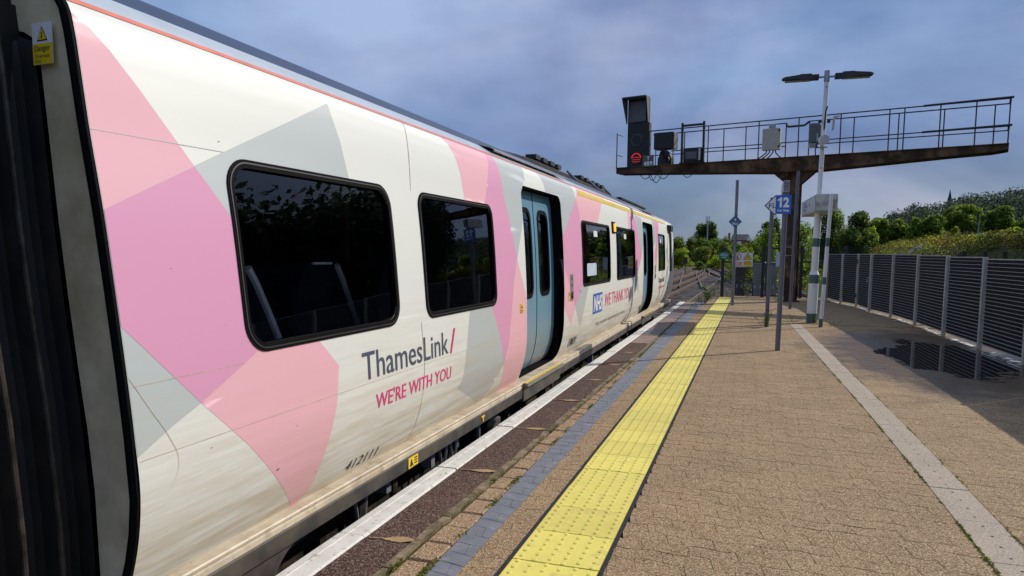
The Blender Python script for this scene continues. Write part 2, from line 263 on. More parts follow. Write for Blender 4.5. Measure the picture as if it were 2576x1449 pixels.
# ------------------------------------------------------------------ materials
M = dict(
    white=paint_mat('train_white', (.72, .75, .72)), pink=paint_mat('train_pink', (.76, .41, .485), .5, .64), purple=paint_mat('train_mauve', (.65, .285, .47), .5, .64),
    grey=paint_mat('train_grey', (.44, .50, .52), .8), blue=paint_mat('train_door_blue', (.12, .29, .42), .9, .3),
    cream=mat('sill_cream', (.55, .47, .35), .5, 0, .2, 5, c2=(.30, .22, .13), cscale=9, thr=(.5, .75)),
    orange=mat('stripe_orange', (.80, .22, .13), .3, coat=.2), yellow=mat('stripe_yellow', (.82, .62, .07), .35, coat=.2),
    slate=mat('roof_slate', (.045, .07, .135), .55, 0, .1, 3, spec=.3), cant=mat('cant_rail_pale', (.50, .56, .60), .35, 0, .08, 4, coat=.2),
    sole=mat('solebar_grey', (.045, .042, .04), .6, 0, .25, 6, c2=(.09, .075, .055), cscale=3), dark=mat('underframe_dark', (.018, .016, .014), .8, 0, .4, 9, c2=(.06, .042, .028), cscale=6),
    rubber=mat('rubber_black', (.004, .004, .005), .7, 0, .2, 12, spec=.06), bellow=mat('bellows_rubber', (.010, .009, .009), .55, 0, .4, 9, c2=(.035, .026, .017), cscale=5, thr=(.5, .8)),
    rib=mat('bellows_rib', (.05, .04, .03), .45, .3, .4, 14, c2=(.015, .012, .01), cscale=12),
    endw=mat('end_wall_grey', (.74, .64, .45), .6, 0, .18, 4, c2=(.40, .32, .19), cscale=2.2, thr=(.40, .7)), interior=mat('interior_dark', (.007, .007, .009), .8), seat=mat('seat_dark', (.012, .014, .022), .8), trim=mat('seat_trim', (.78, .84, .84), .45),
    orangep=mat('partition_orange', (.35, .12, .03), .6), handrail=mat('rail_grey', (.022, .022, .025), .5),
    steel=mat('plate_steel', (.42, .41, .38), .4, .7, .2, 30), step=mat('step_worn', (.26, .235, .21), .55, .2, .25, 8, c2=(.12, .09, .06), cscale=7), black=mat('ink_black', (.012, .012, .014), .6, var=0),
    navy=mat('letter_slate', (.065, .085, .13), .4, var=.03), magenta=mat('letter_pink', (.72, .035, .20), .4, var=.03), nhs=mat('panel_blue', (.01, .12, .50), .4, var=.03), lwhite=mat('letter_white', (.82, .82, .80), .45, var=.02),
    lgrey=mat('letter_grey', (.22, .22, .23), .5, var=0), sty=mat('label_yellow', (.80, .55, .02), .5, var=.05), amber=mat('lamp_amber', (.9, .35, .02), .4, emit=((1, .42, .03), 1.1)), glass=glass_mat('window_glass', .80),
    coping=mat('coping_white_paint', (.66, .645, .585), .75, 0, .10, 9, bump=.4, bscale=90, c2=(.33, .29, .23), cscale=19, thr=(.57, .68)),
    copend=mat('coping_bare', (.30, .27, .23), .85, 0, .2, 20), asphalt=speck_mat('edge_chippings', (.078, .046, .036), (.24, .17, .13), (.022, .013, .011), 190, .85, big=.35),
    sealant=mat('sealant_brown', (.36, .235, .11), .7, 0, .25, 18, bump=.2), mortar=mat('mortar_mossy', (.235, .185, .12), .9, 0, .35, 14, c2=(.11, .092, .05), cscale=9, bump=.5, bscale=70),
    brick=speck_mat('edge_brick', (.30, .195, .11), (.52, .41, .28), (.13, .075, .04), 230), bluep=mat('line_blue_grey', (.155, .165, .19), .7, 0, .16, 9, bump=.25, bscale=80, c2=(.30, .30, .31), cscale=11, thr=(.56, .75), island=.13),
    paver=speck_mat('paver_buff', (.295, .20, .112), (.55, .42, .26), (.118, .068, .034), 230, big=.24, damp=((2.62, 11.5), (1.45, 3.1))),
    tile=mat('tactile_yellow', (.73, .63, .12), .6, 0, .09, 6, bump=.15, bscale=50, c2=(.44, .36, .11), cscale=6, thr=(.54, .78), objvar=.13), tar=mat('joint_tar', (.035, .035, .04), .9, 0, .3, 40),
    bed=mat('joint_bed', (.10, .074, .042), .95, 0, .4, 25, c2=(.05, .06, .018), cscale=7), drain=speck_mat('drain_concrete', (.40, .33, .255), (.54, .46, .37), (.26, .21, .16), 300, big=.2), hole=mat('hole_black', (.006, .006, .006), .9),
    moss=leaf_mat('moss_green', (.10, .15, .012), (.22, .26, .03)), concrete=mat('concrete_grey', (.25, .22, .20), .85, 0, .2, 6, bump=.3), slabred=mat('slab_red_grey', (.26, .19, .17), .85, 0, .15, 5, island=.2, bump=.3), slabgrey=mat('slab_purple_grey', (.19, .175, .19), .85, 0, .15, 5, island=.15, bump=.3),
    wallbrick=mat('platform_wall', (.06, .045, .035), .9, 0, .3, 6), post=mat('pole_grey_paint', (.155, .165, .20), .5, .0, .1, 6), postd=mat('pole_dark_grey', (.115, .12, .15), .5, 0, .1, 6), lampw=mat('pole_white_paint', (.66, .67, .66), .5, 0, .05, 3, c2=(.20, .19, .14), cscale=11, thr=(.64, .74)),  # postd is a darker grey than post
    green=mat('pole_green_band', (.05, .115, .11), .5, 0, .1, 8), galv=mat('galvanised', (.30, .33, .37), .45, .5, .15, 10), lampd=mat('lantern_dark', (.02, .021, .023), .45), lens=mat('lantern_lens', (.28, .25, .18), .3),
    signblue=mat('sign_blue', (.012, .13, .50), .4, var=.04), signnavy=mat('sign_navy', (.06, .12, .25), .4, var=.04), signw=mat('sign_white', (.74, .75, .78), .45, var=.03), ink=mat('sign_ink', (.02, .03, .09), .5, var=0),
    boxw=mat('box_stained_white', (.52, .54, .52), .6, 0, .1, 5, c2=(.09, .09, .07), cscale=5, thr=(.44, .68)), boxg=mat('box_grey', (.42, .43, .44), .5), beige=mat('cabinet_beige', (.40, .38, .32), .55), spk=mat('speaker_cream', (.62, .60, .53), .5),
    rust=mat('gantry_rust', (.055, .034, .024), .85, 0, .4, 3, c2=(.17, .10, .055), cscale=2.2, thr=(.46, .66), bump=.5, bscale=20), rail_=mat('gantry_rail_dark', (.022, .022, .027), .6), sigb=mat('signal_black', (.008, .008, .009), .6), siggrey=mat('signal_grey', (.085, .095, .10), .6),
    red=mat('signal_red', (.8, .02, .015), .4, emit=((1, .03, .015), .9)), redd=mat('signal_red_dim', (.045, .004, .004), .4),
    fpost=mat('fence_post_grey', (.40, .39, .35), .6, .0, .15, 8), fback=mat('fence_backing', (.020, .021, .027), .7, 0, .25, 3), fbar=mat('fence_bar', (.42, .41, .39), .5, .2, .15, 20), fdark=mat('mesh_post_dark', (.022, .024, .028), .6), fwire=mat('mesh_wire', (.05, .05, .055), .6),
    strip=mat('sunlight_pale', (.62, .61, .58), .7, 0, .15, 7, c2=(.09, .08, .05), cscale=6, thr=(.44, .52)), water=mat('puddle_water', (.012, .011, .010), .03, 0, .1, 1, spec=.5),  # strip is pale to act as sunlit ground below the fence
    ballast=speck_mat('ballast_brown', (.080, .058, .044), (.20, .165, .14), (.026, .018, .014), 16, .95, big=.35), stone=mat('ballast_stone', (.15, .12, .10), .9, 0, .3, 3, island=.5), sleeper=mat('sleeper_concrete', (.21, .185, .155), .9, 0, .25, 4, c2=(.07, .05, .035), cscale=2), railrust=mat('rail_rust', (.10, .06, .04), .8, 0, .3, 5), railtop=mat('rail_top', (.20, .18, .165), .5, .5, .1, 4),
    earth=mat('scrub_earth', (.075, .07, .03), .95, 0, .35, .3, c2=(.05, .075, .018), cscale=.12, spec=.05), trunk=mat('bark', (.07, .055, .04), .9, 0, .3, 3),
    leaf=leaf_mat('leaf_mid', (.13, .215, .045), (.28, .38, .09)), leafy=leaf_mat('leaf_yellow_green', (.21, .29, .035), (.38, .44, .07)), leafd=leaf_mat('leaf_dark', (.085, .15, .045), (.20, .28, .09)), leafo=leaf_mat('leaf_olive', (.13, .18, .045), (.25, .29, .08)),
    bram=leaf_mat('bramble_leaf', (.12, .135, .042), (.23, .235, .075), .55), bramb=leaf_mat('bramble_brown', (.11, .065, .03), (.20, .15, .06)), wood=leaf_mat('far_haze_leaf', (.038, .064, .066), (.072, .105, .098)), hill=mat('hill_cloud_shade_green', (.018, .03, .022), .95, 0, .3, .02),  # wood is tinted as distance haze, hill darkened as cloud shadow
    tile_roof=mat('roof_dark_tile', (.028, .026, .03), .7, 0, .2, 1), gable=mat('gable_white', (.70, .70, .68), .7), brickw=mat('house_brick', (.32, .15, .10), .85, 0, .15, 1), cab=mat('relay_cabinet_grey', (.23, .25, .27), .5, .2, .1, 2), cabtop=mat('cabinet_roof_pale', (.60, .62, .63), .4), mast=mat('mast_grey', (.24, .27, .31), .5), signgreen=mat('sign_green', (.01, .19, .11), .5), signred=mat('sign_red', (.60, .06, .03), .5), debris=mat('pale_debris', (.62, .62, .60), .8, 0, .3, 3), spire=mat('spire_stone', (.05, .055, .065), .9), weed=leaf_mat('weed_leaf', (.075, .14, .02), (.16, .24, .04)), stem=mat('weed_stem', (.08, .09, .03), .8), lightb=mat('sign_pale_blue', (.50, .60, .72), .5),
)
GAL = M['galv']

# ------------------------------------------------------------------ ground, tracks
def ss(x, a, b): t = min(1, max(0, (x - a) / (b - a))); return t * t * (3 - 2 * t)
def gh(x, y):
    return -.92 + 3.3 * ss(x, 4.5, 14) * ss(y, 24, 58) + .9 * ss(x, 10, 40) * ss(y, 50, 90) + .9 * ss(x, 6, 11) * (1 - ss(y, 24, 40))
gx = sorted(set([-900, -500, -300, -200, -120, -80] + [-60 + 3 * i for i in range(50)] + [100, 120, 150, 200, 300, 500, 900]))
gy = sorted(set([-60, -20] + [2.5 * i for i in range(52)] + [140, 160, 190, 240, 300, 400, 600, 900, 1500]))
b = MB(); b.v = [(x, y, gh(x, y)) for y in gy for x in gx]; w = len(gx)
b.f = [(j * w + i, j * w + i + 1, (j + 1) * w + i + 1, (j + 1) * w + i) for j in range(len(gy) - 1) for i in range(w - 1)]; b.mi = [0] * len(b.f)
b.build('ground', M['earth'], smooth=True, kind='structure')
b = MB()
def interp(x, xp, yp): return float(np.interp(x, xp, yp))
BY = [-8, 18, 30, 45, 60, 90, 130, 180, 240]
for y0, y1 in zip(BY[:-1], BY[1:]):
    e = lambda y: (interp(y, [-8, 60, 240], [-15, -17, -40]), interp(y, [-8, 25.6, 26, 45, 70, 240], [-1.9, -1.9, 4.6, 4.6, 1, -6]))
    for a0, a1 in ((0, .25), (.25, .5), (.5, .75), (.75, 1)):
        p = []
        for y, a in ((y0, a0), (y0, a1), (y1, a1), (y1, a0)):
            l, r_ = e(y); p.append((l + (r_ - l) * a, y, -.9))
        b.add(p, [(0, 1, 2, 3)])
track_bed = b.build('track_bed', M['ballast'], kind='structure')
# loose stones of the ballast
b = MB()
for i in range(9000):
    y = 20 + 45 * rnd.random() ** 1.6; x = rnd.uniform(-9, 4.3)
    if y < 26.5 and x > -1.95: continue
    s = rnd.uniform(.025, .06); a = rnd.random() * 6.28; z = -.9 + s * .4
    c, d = math.cos(a) * s, math.sin(a) * s
    b.add([(x + c, y + d, z - s * .4), (x - d, y + c, z - s * .3), (x - c, y - d, z - s * .4), (x + d, y - c, z - s * .3), (x + rnd.uniform(-s, s) * .3, y, z + s * .6)], [(0, 1, 4), (1, 2, 4), (2, 3, 4), (3, 0, 4)])
b.build('ballast_stones', M['stone'], track_bed, kind='stuff')
def track(label, pts, sleepers=(18, 60), cond=None, sp=.65):
    """pts: centre line (x, y); rails, conductor rail and sleepers are children"""
    t = thing('railway_track', label, 'railway track', (pts[0][0], pts[0][1], -.9), 'railway tracks beyond the platform')
    t['kind'] = 'structure'
    P = [Vector((x, y, 0)) for x, y in pts]
    Q = []
    for i in range(len(P) - 1):      # Catmull-Rom smoothing
        p0 = P[max(0, i - 1)]; p1 = P[i]; p2 = P[i + 1]; p3 = P[min(len(P) - 1, i + 2)]
        for k in range(8):
            u = k / 8; Q.append(.5 * ((2 * p1) + (p2 - p0) * u + (2 * p0 - 5 * p1 + 4 * p2 - p3) * u * u + (3 * p1 - p0 - 3 * p2 + p3) * u ** 3))
    Q.append(P[-1])
    def side(off):
        o = []
        for i, q in enumerate(Q):
            d = (Q[min(i + 1, len(Q) - 1)] - Q[max(i - 1, 0)]).normalized(); o.append(q + Vector((d.y, -d.x, 0)) * off)
        return o
    def railmesh(off, z0, z1, wd, name):
        L, Rr = side(off - wd), side(off + wd); m = MB()
        L2, R2 = side(off - wd * 1.9), side(off + wd * 1.9)
        for i in range(len(Q) - 1):
            q = lambda A, k, z: (A[k].x, A[k].y, z)
            m.add([q(L, i, z1), q(Rr, i, z1), q(Rr, i + 1, z1), q(L, i + 1, z1)], [(0, 1, 2, 3)], 1)
            m.add([q(L2, i, z0), q(L, i, z1), q(L, i + 1, z1), q(L2, i + 1, z0)], [(0, 1, 2, 3)])
            m.add([q(Rr, i, z1), q(R2, i, z0), q(R2, i + 1, z0), q(Rr, i + 1, z1)], [(0, 1, 2, 3)])
        m.build(name, [M['railrust'], M['railtop']], t)
    railmesh(-.72, -.86, -.70, .034, 'rail'); railmesh(.72, -.86, -.70, .034, 'rail')
    if cond: railmesh(cond, -.80, -.62, .04, 'conductor_rail')
    base = None; acc = 0; k = 0
    for i in range(len(Q) - 1):
        sg = (Q[i + 1] - Q[i]); L = sg.length; dirn = sg.normalized()
        while acc < L:
            p = Q[i] + dirn * acc; acc += sp
            if sleepers[0] < p.y < sleepers[1]:
                if base is None:
                    m = MB(); m.box(-1.25, 1.25, -.12, .12, -.16, 0.0)
                    base = m.build('sleeper', M['sleeper'], None, bevel=.02); o = base
                    o.parent = t
                else: o = base.copy(); col.objects.link(o)
                ROOT[o.name] = ROOT[t.name]
                o.location = Vector((p.x, p.y, -.835 + rnd.uniform(-.008, .008))) - ROOT[t.name]; o.rotation_euler = (0, 0, math.atan2(dirn.y, dirn.x) - math.pi / 2)
        acc -= L
    return t
track('nearest railway track running straight out from under the parked train', [(-3.37, 0), (-3.37, 18), (-3.25, 34), (-3.12, 55), (-3.25, 75), (-4.4, 100), (-7.5, 140), (-11.5, 200)], (19, 75), -1.35)
track('second railway track, left of the one the train stands on, with rusty rails', [(-7.2, -5), (-7.2, 25), (-6.9, 60), (-7.2, 100), (-10, 150), (-15, 220)], (40, 85), 1.3)
track('farthest railway track running past the bushes on the left', [(-11, 20), (-10.8, 60), (-10.6, 100), (-13.5, 160), (-19, 230)], (50, 80))
track('railway track curving right from the junction to behind the mesh fence', [(3.3, 29), (1.9, 38), (.3, 50), (-1.5, 68), (-3.5, 88), (-6.0, 115), (-10, 170)], (27, 75), 1.3)
track('crossover railway track linking the two left tracks at the junction', [(-3.6, 48), (-4.7, 62), (-6.0, 78), (-7.2, 95)], (49, 90), None, .8)

# ------------------------------------------------------------------ platform
def tl(y): return interp(y, [2, 3, 13.8, 24], [-1.002, -.998, -.967, -.915])
TW = .41
b = MB()
b.box(-1.86, -1.05, -3, 21.9, -1.0, -.016); b.box(-1.05, 7.5, -3, 25.75, -1.0, -.016)
plat = b.build('platform', [M['bed']], kind='structure')
b = MB()
for k in range(60):
    for j in range(10):
        y0 = -3 + k * .42 + (j % 2) * .21
        if y0 < 21.6: b.box(-1.895, -1.862, y0, y0 + .40, -.98 + j * .083, -.98 + j * .083 + .073)
b.build('wall_bricks', M['wallbrick'], plat, kind='stuff')
# white coping slabs
y = 3.06 - 1.19 * 4
while y < 21.6:
    y1 = min(y + 1.19, 21.8); g = .006; dx = rnd.uniform(-.006, .006); dz = rnd.uniform(-.004, .004)
    m = MB(); prof = [(-1.925, -.14), (-1.925, -.02), (-1.918, .0), (-1.872, .002), (-1.868, -.003), (-1.864, .002), (-1.785, .001), (-1.775, -.010), (-1.775, -.14)]
    for (xa, za), (xb, zb) in zip(prof[:-1], prof[1:]):
        m.add([(xa + dx, y + g, za + dz), (xb + dx, y + g, zb + dz), (xb + dx, y1 - g, zb + dz), (xa + dx, y1 - g, za + dz)], [(0, 3, 2, 1)], 0)
    for yy, fl in ((y + g, 0), (y1 - g, 1)):
        pp_ = [(a + dx, yy, z + dz) for a, z in prof]; m.add(pp_, [tuple(range(9)) if fl == 0 else tuple(range(8, -1, -1))], 1)
    m.build('coping_slab', [M['coping'], M['copend']], plat)
    y = y1
# dark chippings slabs behind the coping, lighter slabs toward the platform end
def ax(y): return interp(y, [2.7, 9.1, 13, 22], [-1.522, -1.475, -1.45, -1.42])
y = 3.06 - 1.19 * 4; k = 0
while y < 21.5:
    y1 = min(y + 1.19, 21.85); far = y > 11.2
    xr0, xr1 = (ax(y), ax(y1)) if not far else (-1.455, -1.455)
    m = MB(); z = rnd.uniform(-.004, 0)
    g = .008
    t4 = [(-1.768, y + g), (xr0 - .006, y + g), (xr1 - .006, y1 - g), (-1.768, y1 - g)]
    m.add([(a, c, z) for a, c in t4] + [(a, c, -.1) for a, c in t4], [(0, 1, 2, 3), (0, 4, 5, 1), (1, 5, 6, 2), (2, 6, 7, 3), (3, 7, 4, 0)])
    m.build('edge_slab', M['asphalt'] if not far else (M['slabred'] if k % 3 else M['slabgrey']), plat)
    y = y1; k += 1
# brown sealant smeared over the slab joints
for k in range(-1, 9):
    yj = 3.06 + 1.19 * k; n = 14; top, bot = [], []
    for i in range(n + 1):
        u = i / n; x = -1.75 + u * .235; wv = .055 * max(0, math.sin(max(0, (u - .3) / .7) * math.pi * .92)) ** 1.3 * rnd.uniform(.75, 1.1) + .007
        cy = yj + .035 * u - .01 + rnd.uniform(-.004, .004); top.append((x, cy + wv * .62)); bot.append((x, cy - wv * .55))
    poly = bot + top[::-1]
    MB().plate((0, 0, .0005), X, Y, poly, .0025).build('sealant_patch', M['sealant'], plat)
# mortar edging in broken lengths
y = 1.6
while y < 12:
    L = rnd.uniform(.25, .7); n = 6; a = []; c = []
    for i in range(n + 1):
        yy = y + L * i / n; a.append((ax(yy) + rnd.uniform(-.007, .007), yy)); c.append((ax(yy) + .044 + rnd.uniform(-.016, .012), yy))
    MB().plate((0, 0, -.05), X, Y, c + a[::-1], .05 + rnd.uniform(-.002, .004)).build('mortar_length', M['mortar'], plat)
    y += L + rnd.uniform(.004, .02)
def bl(y): return interp(y, [2.7, 5.2, 8, 13.5, 22], [-1.312, -1.332, -1.352, -1.42, -1.43])
# single bricks between the mortar edging and the blue-grey line
y = 1.6; 
while y < 11.5:
    L = .205 + rnd.uniform(-.006, .006); xa = ax(y) + .06 + rnd.uniform(-.003, .003); xb = bl(y) - .012
    if xb - xa > .03:
        m = MB(); z = rnd.uniform(-.006, .001)
        m.box(xa, xb, y, y + L, -.06, z)
        m.build('edge_brick', M['brick'], plat, bevel=.006)
    y += L + .012
# zigzag pavers
PH, PL, AMP = .112, .224, .013
def wv(x):
    t = (x / PL) % 1.0
    return AMP * (4 * t if t < .25 else (2 - 4 * t if t < .75 else 4 * t - 4))
def clip(poly, f):
    out = []
    for i in range(len(poly)):
        p, q = poly[i], poly[(i + 1) % len(poly)]; a, c = f(p), f(q)
        if a >= 0: out.append(p)
        if (a >= 0) != (c >= 0):
            t = a / (a - c); out.append((p[0] + (q[0] - p[0]) * t, p[1] + (q[1] - p[1]) * t))
    return out
def paver_poly(i, j):
    x0 = i * PL + (j % 2) * PL / 2; y0 = j * PH
    xs_ = [x0 + PL * k / 4 for k in range(5)]
    lo = [(x, y0 + wv(x)) for x in xs_]; hi = [(x, y0 + PH + wv(x)) for x in xs_]
    lo[0] = (lo[0][0] + .010, lo[0][1]); lo[-1] = (lo[-1][0] + .010, lo[-1][1]); hi[0] = (hi[0][0] - .010, hi[0][1]); hi[-1] = (hi[-1][0] - .010, hi[-1][1])
    return lo + hi[::-1], (x0 + PL / 2, y0 + PH / 2)
def paver_geo(mb, poly, c, z, tilt=(0, 0), gap=.0009, ch=.0014):
    n = len(poly)
    def ins(d):
        o = []
        for i in range(n):
            p = Vector(poly[i]); a = Vector(poly[i - 1]); q = Vector(poly[(i + 1) % n]); e1 = (p - a); e2 = (q - p)
            if e1.length < 1e-6 or e2.length < 1e-6: o.append(p); continue
            n1 = Vector((-e1.y, e1.x)).normalized(); n2 = Vector((-e2.y, e2.x)).normalized(); nn = (n1 + n2)
            nn = nn.normalized() if nn.length > .2 else n1
            o.append(p + nn * d)
        return o
    A, B = ins(gap), ins(gap + ch)
    zz = lambda p: z + tilt[0] * (p.x - c[0]) + tilt[1] * (p.y - c[1])
    mb.add([(p.x, p.y, zz(p)) for p in B] + [(p.x, p.y, zz(p) - .0035) for p in A] + [(p.x, p.y, -.02) for p in A],
           [tuple(range(n))] + [(i, n + i, n + (i + 1) % n, (i + 1) % n) for i in range(n)] + [(n + i, 2 * n + i, 2 * n + (i + 1) % n, n + (i + 1) % n) for i in range(n)])
DY = [2, 3.6, 4.82, 7.18, 15.6, 17]; DX = [1.128, 1.118, 1.11, 1.071, .837, .80]
def dl(y): return interp(y, DY, DX)
DW = .212
FX = [(2, 3.53), (9, 3.52), (11, 3.49), (12.67, 3.43), (14.43, 3.34), (16.55, 3.29), (18.4, 3.15), (20.03, 2.93), (21.8, 2.86), (22.84, 2.585), (24.8, 2.385)]
def fx(y): return interp(y, [a for a, _ in FX], [c for _, c in FX])
regions = [('painted_paver', 'bluep', lambda y: bl(y), lambda y: -1.178, 1.8, 21.8), ('side_paver', 'paver', lambda y: -1.176, lambda y: tl(y) - .022, 1.8, 24.6),
           ('paver', 'paver', lambda y: tl(y) + TW + .022, lambda y: dl(y) - .004 if y < 15.9 else 3.6, 1.8, 25.7), ('paver', 'paver', lambda y: dl(y) + DW + .004, lambda y: 3.75, 1.8, 15.9)]
cand = []
for nm, mt, L, Rr, ya, yb in regions:
    for j in range(int(ya / PH), int(yb / PH)):
        yc = (j + .5) * PH; l_, r_ = L(yc), Rr(yc); dl_ = (L(yc + .1) - L(yc - .1)) / .2; dr_ = (Rr(yc + .1) - Rr(yc - .1)) / .2
        for i in range(int(l_ / PL) - 3, int(r_ / PL) + 3):
            poly, c = paver_poly(i, j)
            q = clip(poly, lambda p: p[0] - (l_ + dl_ * (p[1] - yc))); q = clip(q, lambda p: (r_ + dr_ * (p[1] - yc)) - p[0]) if len(q) > 2 else q
            if len(q) < 3: continue
            ar = abs(sum(q[k][0] * q[(k + 1) % len(q)][1] - q[(k + 1) % len(q)][0] * q[k][1] for k in range(len(q)))) / 2
            if ar < .0006: continue
            full = ar > PL * PH * .995
            an = math.degrees(math.atan2(c[0], c[1])); vis = -50 < an < 17.6 and c[1] > 2.55
            cand.append((nm, mt, q, c, full, (math.hypot(*c) if vis else 99), j % 2))
shared = {}
fields = {}
for nm in ('paver', 'painted_paver', 'side_paver'):
    cs = sorted([c for c in cand if c[0] == nm], key=lambda c: c[5])
    for k, (n_, mt, q, c, full, d, par) in enumerate(cs):
        z = rnd.uniform(-.0013, .0006); tilt = (rnd.uniform(-.004, .004), rnd.uniform(-.009, .009))
        u_, v_ = (c[0] - 2.74) / .92, (c[1] - 11.45) / 2.15; wob = .16 * math.sin(c[0] * 5.3 + c[1] * 1.7) + .12 * math.sin(c[1] * 4.1 - c[0] * 2.9)
        r2 = u_ * u_ + v_ * v_ + wob
        if r2 < 1 and nm == 'paver':      # the paving has sunk into a shallow dip by the fence
            z -= .0075 * (1 - r2); tilt = (.0075 * 2 * u_ / .92, .0075 * 2 * v_ / 2.15)
        if k < {'paver': 290, 'painted_paver': 110, 'side_paver': 170}[nm] and d < 90:
            if full:
                if (nm, par) not in shared:
                    m = MB(); paver_geo(m, [(p[0] - c[0], p[1] - c[1]) for p in q], (0, 0), 0); shared[(nm, par)] = m
                    o = m.build(nm, M[mt], plat); shared[(nm, par)] = o
                else: o = shared[(nm, par)].copy(); col.objects.link(o)
                o.location = (c[0], c[1], z); o.rotation_euler = (tilt[1], -tilt[0], 0)
            else:
                m = MB(); paver_geo(m, q, c, z, tilt); m.build(nm, M[mt], plat)
        else:
            paver_geo(fields.setdefault(nm, MB()), q, c, z, tilt)
for nm, m in fields.items(): m.build({'paver': 'paver_field', 'painted_paver': 'painted_paver_field', 'side_paver': 'side_paver_field'}[nm], M['bluep' if 'painted' in nm else 'paver'], plat, kind='stuff')
# yellow tactile tiles
m = MB(); TLn = .3735; h = .003
m.box(.002, TW - .002, .002, TLn - .002, -.03, 0)
for r_ in range(6):
    for c_ in range(6):
        cx = TW * (c_ + .5) / 6.0; cy = TLn * (r_ + (.28 if c_ % 2 else .72)) / 6; n = 8
        lo = [(cx + .0125 * math.cos(6.283 * k / n), cy + .019 * math.sin(6.283 * k / n), 0) for k in range(n)]
        hi = [(cx + .009 * math.cos(6.283 * k / n), cy + .0145 * math.sin(6.283 * k / n), .0042) for k in range(n)]
        m.add(lo + hi, [(k, (k + 1) % n, n + (k + 1) % n, n + k) for k in range(n)] + [tuple(range(n, 2 * n))])
for k in range(42):   # fine ribs between the blisters
    xx = .012 + k * .0094; m.add([(xx, .006, .0002), (xx + .0045, .006, .0002), (xx + .0045, TLn - .006, .0002), (xx, TLn - .006, .0002), (xx + .0022, .006, .0016), (xx + .0022, TLn - .006, .0016)], [(0, 4, 5, 3), (4, 1, 2, 5)])
tile0 = m.build('tactile_tile', M['tile'], plat); y = 3.0604 - TLn * 4; first = True
while y < 24.6:
    o = tile0 if first else tile0.copy()
    if not first: col.objects.link(o)
    first = False
    o.location = (tl(y), y, rnd.uniform(-.0015, .0015)); o.rotation_euler = (rnd.uniform(-.003, .003), rnd.uniform(-.003, .003), -.0028); y += TLn
b = MB()
for s in (0, 1):
    for k in range(46):
        y0 = 1.6 + k * .5; y1 = y0 + .5; f = lambda y: tl(y) + (TW + .001 if s else -.022); j = rnd.uniform(.016, .024)
        b.add([(f(y0), y0, -.002), (f(y0) + .0215, y0, -.002), (f(y1) + .0215, y1, -.002), (f(y1), y1, -.002)], [(0, 1, 2, 3)])
b.build('tar_joint', M['tar'], plat)
# drain line
ys = [1.8] + [2.62 + .57 * k for k in range(24)]; ys = [y for y in ys if y < 15.9]
hol = MB(); dz = .003
for y0, y1 in zip(ys[:-1], ys[1:]):
    m = MB(); g = .003; z = rnd.uniform(.0, .004)
    q = [(dl(y0 + g), y0 + g), (dl(y0 + g) + DW, y0 + g), (dl(y1 - g) + DW, y1 - g), (dl(y1 - g), y1 - g)]
    m.add([(a, c, z) for a, c in q] + [(a, c, -.05) for a, c in q], [(0, 1, 2, 3), (0, 4, 5, 1), (1, 5, 6, 2), (2, 6, 7, 3), (3, 7, 4, 0)])
    m.build('drain_cover', M['drain'], plat)
    for k in range(4):
        yy = y0 + .07 + k * .1425; P = circ(dl(yy) + DW * .52 + rnd.uniform(-.003, .003), yy, .0075, 8); n = len(P)
        hol.add([(a, c, z + .0008) for a, c in P], [tuple(range(n))])
hol.build('drain_slots', M['hole'], plat, kind='stuff')
# pale strips whose colour stands in for sunlight coming under the fence
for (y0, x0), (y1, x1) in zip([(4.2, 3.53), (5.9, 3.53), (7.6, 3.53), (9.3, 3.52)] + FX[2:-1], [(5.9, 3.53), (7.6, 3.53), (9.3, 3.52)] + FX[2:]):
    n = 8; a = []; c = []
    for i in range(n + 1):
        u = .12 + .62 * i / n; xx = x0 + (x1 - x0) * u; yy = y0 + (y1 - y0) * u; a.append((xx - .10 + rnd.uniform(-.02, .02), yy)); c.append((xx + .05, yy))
    MB().plate((0, 0, -.02), X, Y, c + a[::-1], .028).build('sunlight_strip', M['strip'], plat)
# puddle in the dip beside the fence
out = [(2.2, 13.75), (1.8, 12.9), (1.65, 11.9), (1.62, 10.9), (1.75, 9.9), (2.1, 9.25), (2.6, 9.0), (3.1, 9.1), (3.38, 9.6), (3.38, 11.0), (3.33, 12.6), (3.25, 13.5), (2.72, 14.0)]
P = []
for i in range(len(out)):
    p, q = Vector(out[i]), Vector(out[(i + 1) % len(out)])
    for k in range(6):
        u = k / 6; P.append(tuple(p.lerp(q, u) + Vector((rnd.gauss(0, .028), rnd.gauss(0, .06)))))
MB().plate((0, 0, -.0052), X, Y, P, .003).build('puddle', M['water'], kind='structure')
# moss along joints
b = MB()
def moss(f, y0, y1, n, wd, dens):
    for _ in range(n):
        y = y0 + (y1 - y0) * rnd.random() ** 1.5
        if math.sin(y * 5.1) + math.sin(y * 13.7 + 1) + rnd.uniform(-1, 1) < dens: continue
        x = f(y) + rnd.gauss(0, wd); s = rnd.uniform(.003, .009); a = rnd.random() * 6.28; z = .001 + rnd.random() * .006
        c, d = s * math.cos(a), s * math.sin(a); b.add([(x + c, y + d, z), (x - d, y + c, z + s * .6), (x - c, y - d, z), (x + d, y - c, z)], [(0, 1, 2, 3)])
moss(lambda y: bl(y) - .008, 2.4, 12, 3600, .009, .9); moss(lambda y: ax(y) + .055, 2.4, 11, 1500, .010, 1.1)
moss(lambda y: dl(y) - .004, 2.6, 11, 2400, .005, .3); moss(lambda y: dl(y) + DW + .004, 2.6, 11, 1600, .006, .8)
moss(lambda y: -1.40, 12, 21.5, 2000, .05, .4)
b.build('moss', M['moss'], plat, kind='stuff')
